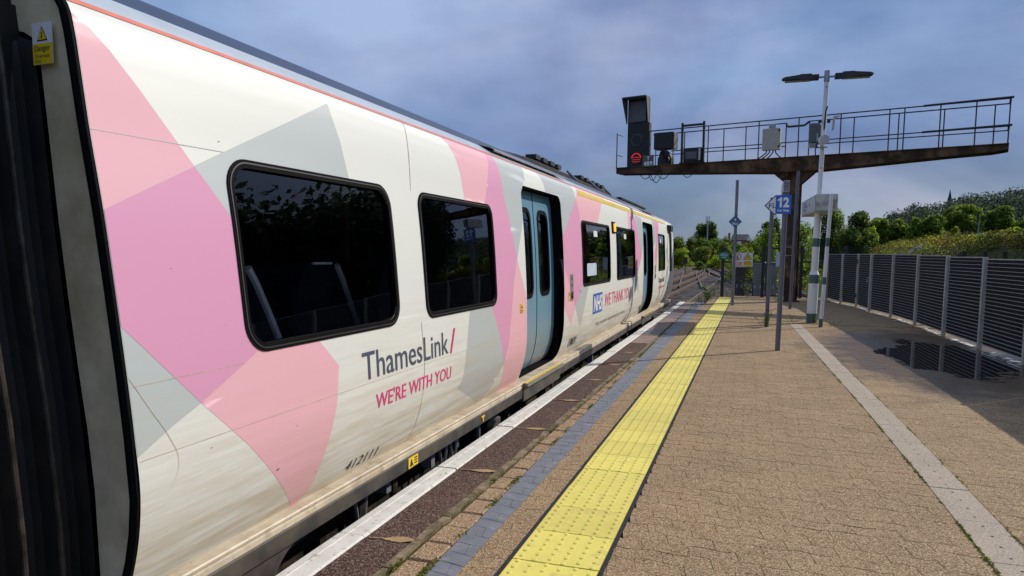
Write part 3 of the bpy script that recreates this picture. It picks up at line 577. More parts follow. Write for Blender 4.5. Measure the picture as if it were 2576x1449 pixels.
# thin crack lines of leaf litter stand as small stones on the paving
b = MB()
for _ in range(70):
    y = 2.7 + 10 * rnd.random() ** 1.5; x = rnd.uniform(-1.7, 2.0); s = rnd.uniform(.003, .008); a = rnd.random() * 6
    b.add([(x + s * math.cos(a + k * 1.57) * rnd.uniform(.6, 1.2), y + s * math.sin(a + k * 1.57), .001) for k in range(4)] + [(x, y, s * .8)], [(0, 1, 4), (1, 2, 4), (2, 3, 4), (3, 0, 4)])
b.build('grit', M['drain'], plat, kind='stuff')

# ------------------------------------------------------------------ train
TZ = np.array([.14, .2, .25, .35, .45, .57, .78, 1.0, 1.27, 1.53, 1.84, 2.05, 2.13, 2.23, 2.35, 2.47, 2.6, 2.7])
TP0 = np.array([-2.06, -2.03, -2.0, -1.966, -1.945, -1.934, -1.948, -1.971, -2.004, -2.038, -2.088, -2.116, -2.128, -2.16, -2.31, -2.50, -2.92, -3.37])
TP1 = np.array([-2.12, -2.09, -2.06, -2.02, -1.995, -1.98, -1.973, -1.97, -1.975, -1.985, -2.005, -2.025, -2.04, -2.08, -2.27, -2.46, -2.9, -3.37])
def _cub(xs_, ys_):      # smooth interpolation of the profile points
    m_ = np.gradient(ys_, xs_)
    def f(z):
        i = int(np.clip(np.searchsorted(xs_, z) - 1, 0, len(xs_) - 2)); h = xs_[i + 1] - xs_[i]; t = (z - xs_[i]) / h
        return (2 * t**3 - 3 * t * t + 1) * ys_[i] + (t**3 - 2 * t * t + t) * h * m_[i] + (-2 * t**3 + 3 * t * t) * ys_[i + 1] + (t**3 - t * t) * h * m_[i + 1]
    return f
_f0, _f1 = _cub(TZ, TP0), _cub(TZ, TP1)
def xs(y, z):
    s = 1 - math.exp(-max(y - 1.85, 0) / 3.5); return (1 - s) * _f0(z) + s * _f1(z)
YE, YN = 1.85, 20.0
train = thing('train_carriage', 'white commuter train carriage with pink and grey angular shapes standing along the platform edge', 'train', (-3.37, 11, -.9))
def rrect(y0, y1, z0, z1, r, n=6):
    o = []
    for cx, cz, a0 in ((y1 - r, z0 + r, -90), (y1 - r, z1 - r, 0), (y0 + r, z1 - r, 90), (y0 + r, z0 + r, 180)):
        o += [(cx + r * math.cos(R(a0 + 90 * k / n)), cz + r * math.sin(R(a0 + 90 * k / n))) for k in range(n + 1)]
    return o
def side_sheet(name, outer, holes, off, m, parent, thick=0, dz=.03, dy=.6, smooth=True, geo=None, cut=()):
    """a sheet following the curved body side: polygon in (y, z) with holes, cut along the curve and bent onto it"""
    bm = bmesh.new()
    if geo: pts, tris = geo
    else:
        loops = [[Vector((p[0], p[1], 0)) for p in outer]] + [[Vector((p[0], p[1], 0)) for p in h] for h in holes]
        pts = [p for L_ in loops for p in L_]; tris = tessellate_polygon(loops)
    vs = [bm.verts.new((0, p[0], p[1])) for p in pts]
    for t in tris:
        try: bm.faces.new([vs[i] for i in t])
        except ValueError: pass
    zs = [p[1] for p in pts]; ys_ = [p[0] for p in pts]
    k = math.floor(min(zs) / dz) + 1
    while k * dz < max(zs): bmesh.ops.bisect_plane(bm, geom=bm.verts[:] + bm.edges[:] + bm.faces[:], plane_co=(0, 0, k * dz), plane_no=(0, 0, 1)); k += 1
    if dy:
        k = math.floor(min(ys_) / dy) + 1
        while k * dy < max(ys_): bmesh.ops.bisect_plane(bm, geom=bm.verts[:] + bm.edges[:] + bm.faces[:], plane_co=(0, k * dy, 0), plane_no=(0, 1, 0)); k += 1
    for q in cut:      # convex outlines to leave open (window apertures)
        n_ = len(q)
        for i in range(n_):
            (ya, za), (yb, zb) = q[i], q[(i + 1) % n_]
            if abs(yb - ya) + abs(zb - za) > 1e-5: bmesh.ops.bisect_plane(bm, geom=bm.verts[:] + bm.edges[:] + bm.faces[:], plane_co=(0, ya, za), plane_no=(0, zb - za, ya - yb))
        def inside(c):
            return all((yb - ya) * (c.z - za) - (zb - za) * (c.y - ya) >= -1e-7 for (ya, za), (yb, zb) in zip(q, q[1:] + q[:1]))
        bmesh.ops.delete(bm, geom=[f for f in bm.faces if inside(f.calc_center_median())], context='FACES')
    for v in bm.verts: v.co.x = xs(v.co.y, v.co.z) + off
    bm.normal_update()
    fl = [f for f in bm.faces if f.normal.x < 0]
    if fl: bmesh.ops.reverse_faces(bm, faces=fl)
    if thick:
        r_ = bmesh.ops.extrude_face_region(bm, geom=bm.faces[:])
        nv = [g for g in r_['geom'] if isinstance(g, bmesh.types.BMVert)]
        # the extruded copy goes inward; the originals stay outside
        for v in nv: v.co.x -= thick
        bmesh.ops.recalc_face_normals(bm, faces=bm.faces[:])
    o_ = ROOT[parent.name]
    bmesh.ops.translate(bm, verts=bm.verts[:], vec=-o_)
    me = bpy.data.meshes.new(name); bm.to_mesh(me); bm.free(); me.materials.append(m)
    if smooth:
        me.polygons.foreach_set('use_smooth', [True] * len(me.polygons))
        if thick: me.set_sharp_from_angle(angle=R(40))
        else:      # shade by the true curve of the body side
            nn = []
            for v in me.vertices:
                y_, z_ = v.co.y + o_.y, v.co.z + o_.z; e = .02
                nn.append(Vector((1, -(xs(y_ + e, z_) - xs(y_ - e, z_)) / (2 * e), -(xs(y_, z_ + e) - xs(y_, z_ - e)) / (2 * e))).normalized())
            me.normals_split_custom_set_from_vertices(nn)
    return link(name, me, parent)
def side_text(name, s, y0, y1, z0, z1, m, shear=0, bold=.0, off=.0025, parent=None):
    P, F, _ = text_geo(s, bold)
    pts = [(y0 + p[0] * (y1 - y0) + shear * p[1] * (z1 - z0), z0 + p[1] * (z1 - z0)) for p in P]
    tris = [(f[0], f[i], f[i + 1]) for f in F for i in range(1, len(f) - 1)]
    return side_sheet(name, None, None, off, m, parent or train, dz=.06, dy=0, geo=(pts, tris))
WIN = [('w1', 2.46, 3.84, .985, 1.805, .13), ('w2', 4.21, 5.575, .985, 1.805, .10), ('w3', 8.79, 10.68, .995, 1.83, .09), ('w4', 11.22, 13.13, .995, 1.84, .08), ('w5', 16.63, 17.97, 1.02, 1.875, .07)]
DOORS = [(6.41, 7.85), (14.2, 15.75)]
DZ0, DZ1 = .21, 2.045
holes = [rrect(a + .035, c - .035, d + .035, e - .035, r - .02) for _, a, c, d, e, r in WIN] + [rrect(a, c, DZ0, DZ1, .10) for a, c in DOORS]
side_sheet('body_side', [(YE, .165), (YN, .165), (YN, 2.235), (YE, 2.235)], holes, 0, M['white'], train)
# windows: rubber surround, glass pane, seats inside
for i, (_, a, c, d, e, r) in enumerate(WIN):
    fr = side_sheet('window', rrect(a, c, d, e, r, 8), [rrect(a + .036, c - .036, d + .036, e - .036, r - .026, 8)], .006, M['rubber'], train, thick=.045)
    side_sheet('inner_seal', rrect(a + .012, c - .012, d + .012, e - .012, r - .008, 8), [rrect(a + .018, c - .018, d + .018, e - .018, r - .014, 8)], .0085, M['handrail'], fr, thick=.005)
    side_sheet('glass_pane', rrect(a + .03, c - .03, d + .03, e - .03, r - .02, 8), [], -.014, M['glass'], fr)
# livery shapes, vinyl film on the paint
LIV = [
 ('grey', [(1.852, 1.55), (2.29, 1.742), (3.30, 2.18), (3.325, 2.10), (3.37, 1.99), (3.42, 1.79), (3.3, 1.03), (2.6, 1.02), (2.52, .99), (2.17, .84), (2.03, .79), (1.852, .715)]),
 ('pink', [(1.852, 2.19), (1.91, 2.155), (1.975, 2.10), (2.08, 1.99), (2.23, 1.82), (2.295, 1.742), (2.35, 1.68), (2.44, 1.575), (2.60, 1.4), (2.8, 1.15), (3.01, .96), (3.14, .84), (3.105, .67), (3.02, .45), (2.95, .27), (2.86, .168), (2.65, .38), (2.41, .62), (2.17, .84), (1.99, 1.02), (1.852, 1.16)]),
 ('purple', [(1.852, 1.55), (2.295, 1.742), (2.44, 1.575), (2.60, 1.4), (2.60, 1.05), (2.50, .98), (2.17, .84), (1.99, 1.02), (1.852, 1.16)]),
 ('pink', [(4.76, 2.232), (4.85, 2.18), (4.91, 2.13), (4.98, 2.00), (5.02, 1.80), (5.43, 1.80), (5.51, 1.95), (5.62, 2.15), (5.61, 2.232)]),
 ('purple', [(5.61, 2.232), (5.62, 2.15), (5.51, 1.95), (5.43, 1.80), (5.40, 1.0), (5.47, .95), (5.62, .74), (5.73, .52), (5.77, .45), (5.88, .67), (6.04, 1.16), (6.165, 1.365), (6.05, 1.62), (5.91, 1.91), (5.86, 2.14), (5.76, 2.232)]),
 ('grey', [(5.76, 2.232), (5.86, 2.14), (5.91, 1.91), (6.05, 1.62), (6.165, 1.365), (6.40, 1.72), (6.408, 1.97), (6.49, 2.05), (6.58, 2.10), (6.60, 2.232)]),
 ('pink', [(6.17, 1.35), (6.40, 1.00), (6.406, .9), (6.406, .60), (6.40, .2), (5.84, .19), (5.79, .44), (5.88, .67), (6.04, 1.16)]),
 ('grey', [(4.97, 1.0), (4.82, .50), (4.74, .43), (5.44, .168), (5.65, .36), (5.76, .46), (5.73, .52), (5.62, .74), (5.47, .95), (5.44, 1.0)]),
 ('grey', [(7.06, 2.232), (7.16, 2.19), (7.23, 2.14), (7.27, 2.048), (7.80, 2.048), (7.852, 2.0), (7.852, 1.60), (8.62, 2.08), (8.57, 2.20), (8.50, 2.232)]),
 ('pink', [(8.78, 2.232), (10.55, 2.232), (10.4, 2.18), (10.2, 2.10), (9.80, 1.82), (8.79, 1.80), (8.64, 2.08)]),
 ('purple', [(8.62, 2.085), (8.79, 1.83), (8.81, .99), (8.68, .92), (8.37, .77), (7.853, 1.28), (7.853, 1.60)]),
 ('pink', [(7.853, 1.28), (8.37, .77), (8.21, .57), (8.05, .66), (7.853, .80)]),
 ('grey', [(9.14, 1.0), (8.70, .49), (8.39, .765), (8.68, 1.0)]),
 ('pink', [(12.45, 2.13), (13.25, 2.14), (12.60, 1.82), (12.50, 1.85)]),
 ('purple', [(13.22, 2.14), (13.97, 1.37), (13.6, 1.15), (13.33, .98), (13.1, 1.0), (13.1, 1.8), (12.75, 1.85)]),
 ('grey', [(13.30, 2.13), (14.15, 2.10), (14.18, 1.6), (13.97, 1.37), (13.6, 1.75)]),
 ('grey', [(12.67, 1.0), (13.64, .67), (13.5, 1.0)]),
 ('grey', [(15.76, 2.14), (16.1, 2.16), (16.25, 1.7), (15.76, 1.55)]),
 ('purple', [(16.1, 2.16), (16.98, 2.16), (16.66, 1.85), (16.2, .98), (15.9, 1.4), (16.25, 1.7)]),
]
for k, (c, poly) in enumerate(LIV):
    y0, y1 = min(p[0] for p in poly), max(p[0] for p in poly)
    side_sheet('livery_panel', poly, [], .0007 if c != 'purple' or k > 2 else .0013, M[c], train, cut=[rrect(a + .02, cc - .02, d + .02, e - .02, r - .01, 4) for _, a, cc, d, e, r in WIN if a < y1 and cc > y0])
side_sheet('cant_stripe', [(YE, 2.232), (YN, 2.232), (YN, 2.252), (YE, 2.252)], [], .003, M['orange'], train)
side_sheet('first_class_stripe', [(8.84, 2.205), (8.80, 2.135), (18.3, 2.145), (18.4, 2.20)], [], .0035, M['yellow'], train)
# fold of the vertical body seams and weld lines
for pl in ([(4.172, 2.23), (4.150, 1.95), (4.134, 1.80)], [(4.125, .97), (4.145, .70), (4.125, .48), (4.095, .27), (4.075, .17)], [(YE, 1.815), (2.22, 1.818), (2.47, 1.82)]):
    w_ = .003 if pl[0][0] > 2.5 else .0012
    side_sheet('body_seam', [(a - w_, z + (w_ if a < 2.5 else 0)) for a, z in pl] + [(a + w_, z - (w_ if a < 2.5 else 0)) for a, z in pl[::-1]], [], .0020, M['cream'] if pl[0][0] > 2.5 else M['grey'], train)
for z0, y0, y1 in ((.70, 1.86, 6.38), (.955, 1.86, 2.44), (.68, 7.88, 14.15)):
    side_sheet('weld_line', [(y0, z0 - .0011), (y1, z0 - .0011), (y1, z0 + .0011), (y0, z0 + .0011)], [], .0021, M['cream'], train)
cr_ = [(1.856, .984), (1.932, .858), (2.0, .749), (2.031, .67), (1.998, .585), (1.933, .533), (1.872, .504)]
_zz = [z for _, z in cr_][::-1]; _sp = _cub(np.array(_zz), np.array([a for a, _ in cr_][::-1])); cr_ = [(_sp(z), z) for z in np.linspace(.984, .504, 30)]
side_sheet('repair_seam', [(a - .0010, z - .0006) for a, z in cr_] + [(a + .0010, z + .0006) for a, z in cr_[::-1]], [], .0022, M['cream'], train, dy=0)
for a, z, s_ in ((2.45, 1.86, .006), (2.62, .45, .012), (2.95, .34, .006), (2.75, .62, .005), (3.2, .42, .004), (2.2, .66, .005), (4.55, .52, .005), (5.05, .60, .004), (5.9, .5, .004), (2.1, 1.35, .004), (2.35, 1.12, .004)):
    side_sheet('paint_chip', [(a - s_, z - s_ * .25), (a + s_ * .2, z - s_ * .35), (a + s_, z + s_ * .3), (a - s_ * .1, z + s_ * .4)], [], .0024, M['sole'], train, dy=0)
# lettering
side_text('lettering', 'ThamesLink', 3.37, 4.535, .718, .872, M['navy'], bold=.003)
side_sheet('lettering_slash', [(4.565, .715), (4.59, .715), (4.665, .885), (4.64, .885)], [], .004, M['magenta'], train)
side_text('slogan', "WE'RE WITH YOU", 3.50, 4.58, .538, .628, M['magenta'], bold=.006)
side_text('carriage_number', '412111', 3.27, 3.62, .236, .292, M['black'], shear=.25)
o = side_sheet('health_logo', [(9.43, .60), (10.06, .60), (10.06, .872), (9.43, .872)], [], .004, M['nhs'], train)
side_text('logo_letters', 'NHS', 9.47, 10.01, .625, .845, M['lwhite'], shear=.12, bold=.03, off=.0055, parent=o)
side_text('thanks_lettering', 'WE THANK YOU', 10.25, 12.6, .645, .835, M['magenta'], bold=.006)
side_text('small_lettering', 'Key workers supporting key workers', 9.75, 12.2, .40, .47, M['lgrey'], shear=.1)
side_text('lettering', 'ThamesLink/', 16.68, 17.92, .745, .87, M['navy'], bold=.012)
side_text('slogan', "WE'RE WITH YOU", 16.72, 17.9, .60, .665, M['magenta'], bold=.01)
# doors
for a, c in DOORS:
    lp = rrect(a, c, DZ0, DZ1, .10); m = MB(); n = len(lp)
    P = [(xs(y, z) - .002, y, z) for y, z in lp] + [(xs(y, z) - .20, y, z) for y, z in lp]
    m.add(P, [(i, n + i, n + (i + 1) % n, (i + 1) % n) for i in range(n)]); m.build('door_frame', M['rubber'], train)
    mid = (a + c) / 2 + .02
    for y0, y1, wy0, wy1 in ((a + .004, mid - .008, mid - .50, mid - .14), (mid + .008, c - .004, mid + .14, mid + .50)):
        lf = side_sheet('door_leaf', [(y0, DZ0 + .012), (y1, DZ0 + .012), (y1, DZ1 - .012), (y0, DZ1 - .012)], [rrect(wy0, wy1, .985, 1.84, .10)], -.12, M['blue'], train, thick=.03)
        side_sheet('door_window_seal', rrect(wy0 - .028, wy1 + .028, .957, 1.868, .12), [rrect(wy0 + .016, wy1 - .016, 1.0, 1.825, .085)], -.115, M['rubber'], lf, thick=.02)
        side_sheet('door_glass', rrect(wy0 + .005, wy1 - .005, .99, 1.835, .095), [], -.126, M['glass'], lf)
    side_sheet('centre_seal', [(mid - .009, DZ0 + .012), (mid + .009, DZ0 + .012), (mid + .009, DZ1 - .012), (mid - .009, DZ1 - .012)], [], -.118, M['rubber'], train, thick=.03)
    m = MB(); x0 = -2.18; m.box(x0, -1.932, a - .07, c - .14, .165, .192); s = m.build('step_board', M['step'], train, bevel=.003)
    MB().box(-1.975, -1.945, a - .05, c - .16, .1925, .1945).build('step_edge_mark', M['sty'], s)
    MB().box(-1.9318, -1.926, a - .07, c - .14, .163, .1935).build('step_nosing', M['steel'], s)
    MB().box(x0, -1.97, a - .065, c - .145, .02, .164).build('step_box', M['sole'], s)
# door controls, lamps, notices
def side_rect(name, y0, y1, z0, z1, m, off=.004, thick=.0, r=0, parent=None):
    return side_sheet(name, rrect(y0, y1, z0, z1, r) if r else [(y0, z0), (y1, z0), (y1, z1), (y0, z1)], [], off, m, parent or train, thick=thick, dy=0)
for dy_ in (0, 7.83):
    pn = side_rect('door_button_panel', 8.13 + dy_, 8.27 + dy_, .86, 1.17, M['steel'], .006, .006)
    for z in (1.12, 1.04): side_sheet('indicator', circ(8.2 + dy_, z, .016, 10), [], .008, M['black'], pn, dy=0)
    side_sheet('open_button', circ(8.2 + dy_, .925, .04, 14), [], .016, M['rubber'], pn, thick=.01, dy=0); side_sheet('button_cap', circ(8.2 + dy_, .93, .022, 12), [], .019, M['steel'], pn, thick=.004, dy=0)
o = side_rect('door_notice', 8.045, 8.105, .86, .975, M['sty']); side_sheet('warning_triangle', [(8.055, .93), (8.095, .93), (8.075, .968)], [], .0052, M['black'], o, dy=0)
o = side_rect('door_notice', 6.195, 6.285, .865, .955, M['sty']); side_sheet('warning_triangle', [(6.215, .91), (6.265, .91), (6.24, .945)], [], .0052, M['black'], o, dy=0)
for k in range(2): side_rect('notice_line', 6.205, 6.275, .873 + k * .015, .880 + k * .015, M['black'], .0052, parent=o)
o = side_rect('door_lamp', 10.87, 11.15, 1.725, 1.90, M['rubber'], .012, .012, .02); side_rect('lamp_lens', 10.99, 11.12, 1.75, 1.875, M['amber'], .025, .014, .02, o)
for y0 in (8.24, 13.95):
    o = side_rect('vent_recess', y0, y0 + .40, .295, .405, M['steel'], .004, .003, .01); side_rect('vent_slot', y0 + .1, y0 + .32, .315, .388, M['black'], .0055, parent=o)
    side_rect('vent_handle', y0 + .17, y0 + .26, .325, .38, M['steel'], .012, .006, parent=o)
for y0, z0, y1, z1 in ((9.58, 1.64, 9.82, 1.72), (12.02, 1.66, 12.25, 1.742), (17.1, 1.68, 17.3, 1.76)): side_rect('window_sticker', y0, y1, z0, z1, M['signw'], -.010)
side_rect('window_sticker', 9.11, 9.70, 1.12, 1.285, M['lightb'], -.0105, r=.03)
# door track and cab
side_sheet('cab_door_seam', [(18.62, 2.1), (18.64, 2.1), (18.64, .3), (18.62, .3)], [], .003, M['sole'], train); side_sheet('cab_door_seam', [(19.3, 2.1), (19.32, 2.1), (19.32, .3), (19.3, .3)], [], .003, M['sole'], train)
o = side_rect('cab_window', 19.02, 19.55, .96, 2.0, M['rubber'], .006, .004, .05)
m = MB(); m.box(-2.06, -1.93, 18.72, 19.25, 1.99, 2.15); o = m.build('side_camera', M['black'], train, bevel=.02)
for z in (.5, .62): side_rect('cab_handle', 18.72, 18.75, z, z + .08, M['black'], .01, .01)
# sill and solebar
def strip(name, prof, y0, y1, m, parent=train):
    k = MB(); n = max(1, int((y1 - y0) / 1.0)); ys_ = [y0 + (y1 - y0) * i / n for i in range(n + 1)]
    for a, c in zip(ys_[:-1], ys_[1:]):
        for (xa, za), (xb, zb) in zip(prof[:-1], prof[1:]): k.add([(xa, a, za), (xb, a, zb), (xb, c, zb), (xa, c, za)], [(0, 3, 2, 1)])
    for yy in (y0, y1): k.add([(x, yy, z) for x, z in prof], [tuple(range(len(prof)))])
    return k.build(name, m, parent)
strip('sill', [(-2.2, .196), (-1.985, .196), (-1.980, .190), (-1.982, .178), (-1.990, .172), (-1.982, .166), (-1.981, .142), (-2.2, .142)], YE + .01, 19.6, M['cream'])
strip('solebar', [(-2.2, .141), (-1.978, .141), (-1.975, .135), (-1.985, .052), (-2.2, .050)], YE + .01, 19.2, M['sole'])
o = MB().plate((-1.9785, 0, 0), Y, Zv, [(3.95, .062), (4.085, .064), (4.085, .132), (3.95, .130)], .003).build('danger_label', M['sty'], train)
m = MB(); m.plate((-1.975, 0, 0), Y, Zv, [(3.965, .072), (4.015, .072), (3.99, .120)], .0008)
for k in range(3): m.plate((-1.975, 0, 0), Y, Zv, [(4.03, .078 + k * .016), (4.072, .078 + k * .016), (4.072, .086 + k * .016), (4.03, .086 + k * .016)], .0008)
m.build('label_print', M['black'], o)
m = MB(); m.plate((-1.9775, 0, 0), Y, Zv, [(5.24, .118), (5.31, .118), (5.31, .104), (5.283, .104), (5.283, .07), (5.267, .07), (5.267, .104), (5.24, .104)], .003); m.build('jacking_mark', M['sty'], train)
# wheel cover and underframe
m = MB(); arc = [(2.66 + .5 * (1 - math.cos(R(a))) * .62, -.10 + .155 * math.sin(R(a))) for a in range(0, 91, 10)]
m.plate((-2.03, 0, 0), Y, Zv, [(1.87, -.22), (2.62, -.22)] + arc + [(3.05, .052), (1.87, .052)], .02); m.build('bogie_cover', M['sole'], train)
def wheel(y):
    m = MB(); m.tube((-2.52, y, -.5), (-2.65, y, -.5), .40, 28); w_ = m.build('wheel', M['dark'], train, True)
    k = MB(); k.tube((-2.50, y, -.5), (-2.53, y, -.5), .13, 16); k.build('axle_cap', M['sole'], w_, True)
for y in (3.1, 5.2, 16.6, 18.7): wheel(y)
for y0 in (3.1, 16.6):
    m = MB(); m.box(-2.50, -2.34, y0 - .4, y0 + 2.5, -.42, -.22); m.build('bogie_frame', M['dark'], train, bevel=.03)
    m = MB(); m.tube((-2.30, y0 - .2, -.18), (-2.30, y0 + .8, -.10), .045, 10); m.build('damper', M['handrail'], train)
    for d_ in (0, 2.1):
        k = MB(); [k.tube((-2.40, y0 + d_ + q, -.22), (-2.40, y0 + d_ + q, .02), .07, 12) for q in (-.16, .16)]; k.build('spring_pair', M['dark'], train)
for (y0, y1, z0, z1) in ((6.3, 7.9, -.62, -.10), (8.2, 10.6, -.65, -.08), (10.9, 12.2, -.6, -.12), (12.5, 15.2, -.62, -.08)):
    MB().box(-2.9, -2.28, y0, y1, z0, z1).build('equipment_case', M['dark'], train, bevel=.02)
for y in (3.62, 3.95, 4.04, 4.62, 5.12, 5.6, 6.0, 6.35, 6.75, 7.1, 7.55, 8.0, 8.5, 9.0, 9.6, 10.2, 10.8, 11.6, 12.5, 13.4):
    k = MB(); hgt = rnd.uniform(.10, .26)
    if rnd.random() < .5: k.tube((-2.14, y, .05), (-2.14, y, .05 - hgt), .018, 8); k.tube((-2.14, y, .02), (-2.14, y, -.03), .026, 8)
    else: k.box(-2.2, -2.12, y - .02, y + .04, .05 - hgt, .05); k.add([(-2.15, y, .05), (-2.15, y + .12, .05), (-2.15, y, .05 - hgt)], [(0, 1, 2)])
    k.build('hanger_bracket', M['galv'] if rnd.random() < .55 else M['dark'], train)
for y in (4.75, 4.95, 3.55):
    MB().path([(-2.13, y + .1 * math.sin(t * 1.2), .04 - .34 * math.sin(t / 8 * math.pi)) if False else (-2.13, y + .16 * (t / 8), .05 - .30 * math.sin(t / 8 * math.pi)) for t in range(9)], .012, 6).build('hanging_cable', M['galv'], train)
m = MB(); m.tube((-2.16, 5.95, -.11), (-2.10, 5.95, -.13), .085, 18); m.build('horn_dish', M['steel'], train, True)
MB().box(-4.7, -2.25, YE + .05, 19.4, -.05, .135).build('floor_frame', M['dark'], train)
# roof, far side and interior
def loft(name, zs, mirror, m, y0=YE, y1=YN, off=0, close=False):
    k = MB(); ys_ = [y0 + (y1 - y0) * i / 14 for i in range(15)]
    ring_ = lambda y: [((-6.74 - (xs(y, z) + off) if mirror else xs(y, z) + off), y, z) for z in zs]
    n = len(zs)
    for a, c in zip(ys_[:-1], ys_[1:]):
        A, C_ = ring_(a), ring_(c)
        for i in range(n - 1): k.add([A[i], C_[i], C_[i + 1], A[i + 1]], [(0, 1, 2, 3) if not mirror else (3, 2, 1, 0)])
    o = k.build(name, m, train, True)
    bm = bmesh.new(); bm.from_mesh(o.data); bmesh.ops.remove_doubles(bm, verts=bm.verts, dist=1e-4); bm.to_mesh(o.data); bm.free(); o.data.polygons.foreach_set('use_smooth', [True] * len(o.data.polygons))
    return o
ZC = [2.2345, 2.26, 2.29, 2.32, 2.345]; ZR = [2.3445, 2.37, 2.40, 2.44, 2.48, 2.52, 2.56, 2.60, 2.64, 2.68, 2.699]
loft('cant_panel', ZC, False, M['cant']); loft('roof', ZR, False, M['slate']); loft('roof', ZR, True, M['slate'])
loft('far_side', [.165, .25, .35, .45, .57, .78, 1.0, 1.27, 1.53, 1.84, 2.05, 2.23, 2.345], True, M['white'])
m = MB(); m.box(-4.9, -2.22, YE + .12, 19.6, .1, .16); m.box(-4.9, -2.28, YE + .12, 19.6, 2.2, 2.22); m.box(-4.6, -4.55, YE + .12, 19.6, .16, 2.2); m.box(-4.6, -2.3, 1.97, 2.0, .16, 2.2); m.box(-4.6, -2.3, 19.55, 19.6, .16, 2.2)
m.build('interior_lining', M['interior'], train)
for y in (2.98, 3.80, 4.75, 9.3, 10.1, 11.7, 12.5):
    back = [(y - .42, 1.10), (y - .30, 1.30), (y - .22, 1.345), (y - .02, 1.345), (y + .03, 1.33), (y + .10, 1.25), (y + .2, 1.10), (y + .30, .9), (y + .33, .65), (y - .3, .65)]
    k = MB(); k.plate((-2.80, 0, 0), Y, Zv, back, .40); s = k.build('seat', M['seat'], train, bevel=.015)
    k = MB(); pts = [(-2.40, y + .03, 1.33), (-2.40, y + .09, 1.25), (-2.40, y + .18, 1.10), (-2.40, y + .26, .96), (-2.40, y + .31, .8)]
    k.path(pts, .022, 8); k.path([(-2.40, y - .22, 1.345), (-2.40, y - .02, 1.345)], .008, 6); k.build('seat_trim', M['trim'], s, True)
MB().box(-3.9, -3.8, 6.25, 6.31, .2, 1.9).build('vestibule_partition', M['orangep'], train)
for y in (6.2, 8.0): MB().tube((-2.7, y, .2), (-2.7, y, 2.2), .018, 8).build('grab_pole', M['handrail'], train)
# roof gear
m = MB(); ys_ = np.linspace(5.95, 8.5, 8)
for a, c in zip(ys_[:-1], ys_[1:]):
    for (xa, za), (xb, zb) in zip([(.045, 2.295), (.075, 2.305), (.07, 2.325), (.02, 2.345), (0, 2.36)][:-1], [(.045, 2.295), (.075, 2.305), (.07, 2.325), (.02, 2.345), (0, 2.36)][1:]):
        m.add([(xs(a, za) + xa, a, za), (xs(a, zb) + xb, a, zb), (xs(c, zb) + xb, c, zb), (xs(c, za) + xa, c, za)], [(0, 3, 2, 1)])
m.build('door_gutter', M['cant'], train, True)
m = MB(); ys_ = np.linspace(15.2, 17.2, 5)
for a, c in zip(ys_[:-1], ys_[1:]): m.add([(xs(a, 2.30) + .05, a, 2.30), (xs(a, 2.35), a, 2.35), (xs(c, 2.35), c, 2.35), (xs(c, 2.30) + .05, c, 2.30)], [(0, 3, 2, 1)])
m.build('door_gutter', M['cant'], train)
k = MB()      # air conditioning pod with a sloped nose
sec = lambda y, t: [(-2.50, y, 2.49), (-2.62, y, 2.50 + .09 * t), (-2.9, y, 2.60 + .07 * t), (-3.37, y, 2.62 + .12 * t)]
st = [(7.6, .0), (8.0, .45), (8.4, .8), (8.8, .9), (9.6, .95), (13.6, .95), (14.2, .3)]
for (a, ta), (c, tc_) in zip(st[:-1], st[1:]):
    A, C_ = sec(a, ta), sec(c, tc_)
    for i in range(3): k.add([A[i], C_[i], C_[i + 1], A[i + 1]], [(0, 1, 2, 3)])
k.build('roof_pod', M['dark'], train)
for y in (8.85, 9.2, 9.56, 9.93, 11.4, 11.8, 12.3, 12.7, 13.1): MB().box(-2.74, -2.6, y - .06, y + .14, 2.60, 2.655).build('pod_clip', M['black'], train)
for y in (10.6, 12.2, 13.4): MB().tube((-2.50, y, 2.50), (-2.64, y - .05, 2.64), .02, 6).build('pod_brace', M['galv'], train)
MB().box(-2.72, -2.62, 15.2, 19.0, 2.56, 2.60).build('roof_rail', M['dark'], train)
# nose
k = MB(); zs = [.165, .25, .35, .45, .57, .78, 1.0, 1.27, 1.53, 1.84, 2.05, 2.13, 2.23, 2.35, 2.47, 2.6, 2.69]
def nring(y, s, drop):
    P = [(xs(YN, z), z) for z in zs]; P += [(-6.74 - x, z) for x, z in P[::-1]]
    return [(-3.37 + (x + 3.37) * s, y - drop * max(0, .9 - z) * .5, .9 + (z - .9) * (s * .75 + .25 if z > .9 else s * .3 + .7)) for x, z in P]
prs = [(20.0, 1, 0), (20.2, .993, .2), (20.36, .975, .5), (20.48, .94, .8), (20.56, .88, 1), (20.62, .78, 1.1), (20.66, .5, 1.2)]
rg = [nring(*p) for p in prs]; n = len(rg[0])
for A, C_ in zip(rg[:-1], rg[1:]):
    for i in range(n - 1): k.add([A[i], C_[i], C_[i + 1], A[i + 1]], [(0, 1, 2, 3)])
k.add(rg[-1], [tuple(range(n))])
o = k.build('cab_nose', M['white'], train, True); bm = bmesh.new(); bm.from_mesh(o.data); bmesh.ops.remove_doubles(bm, verts=bm.verts, dist=1e-4); bm.to_mesh(o.data); bm.free(); o.data.polygons.foreach_set('use_smooth', [True] * len(o.data.polygons))
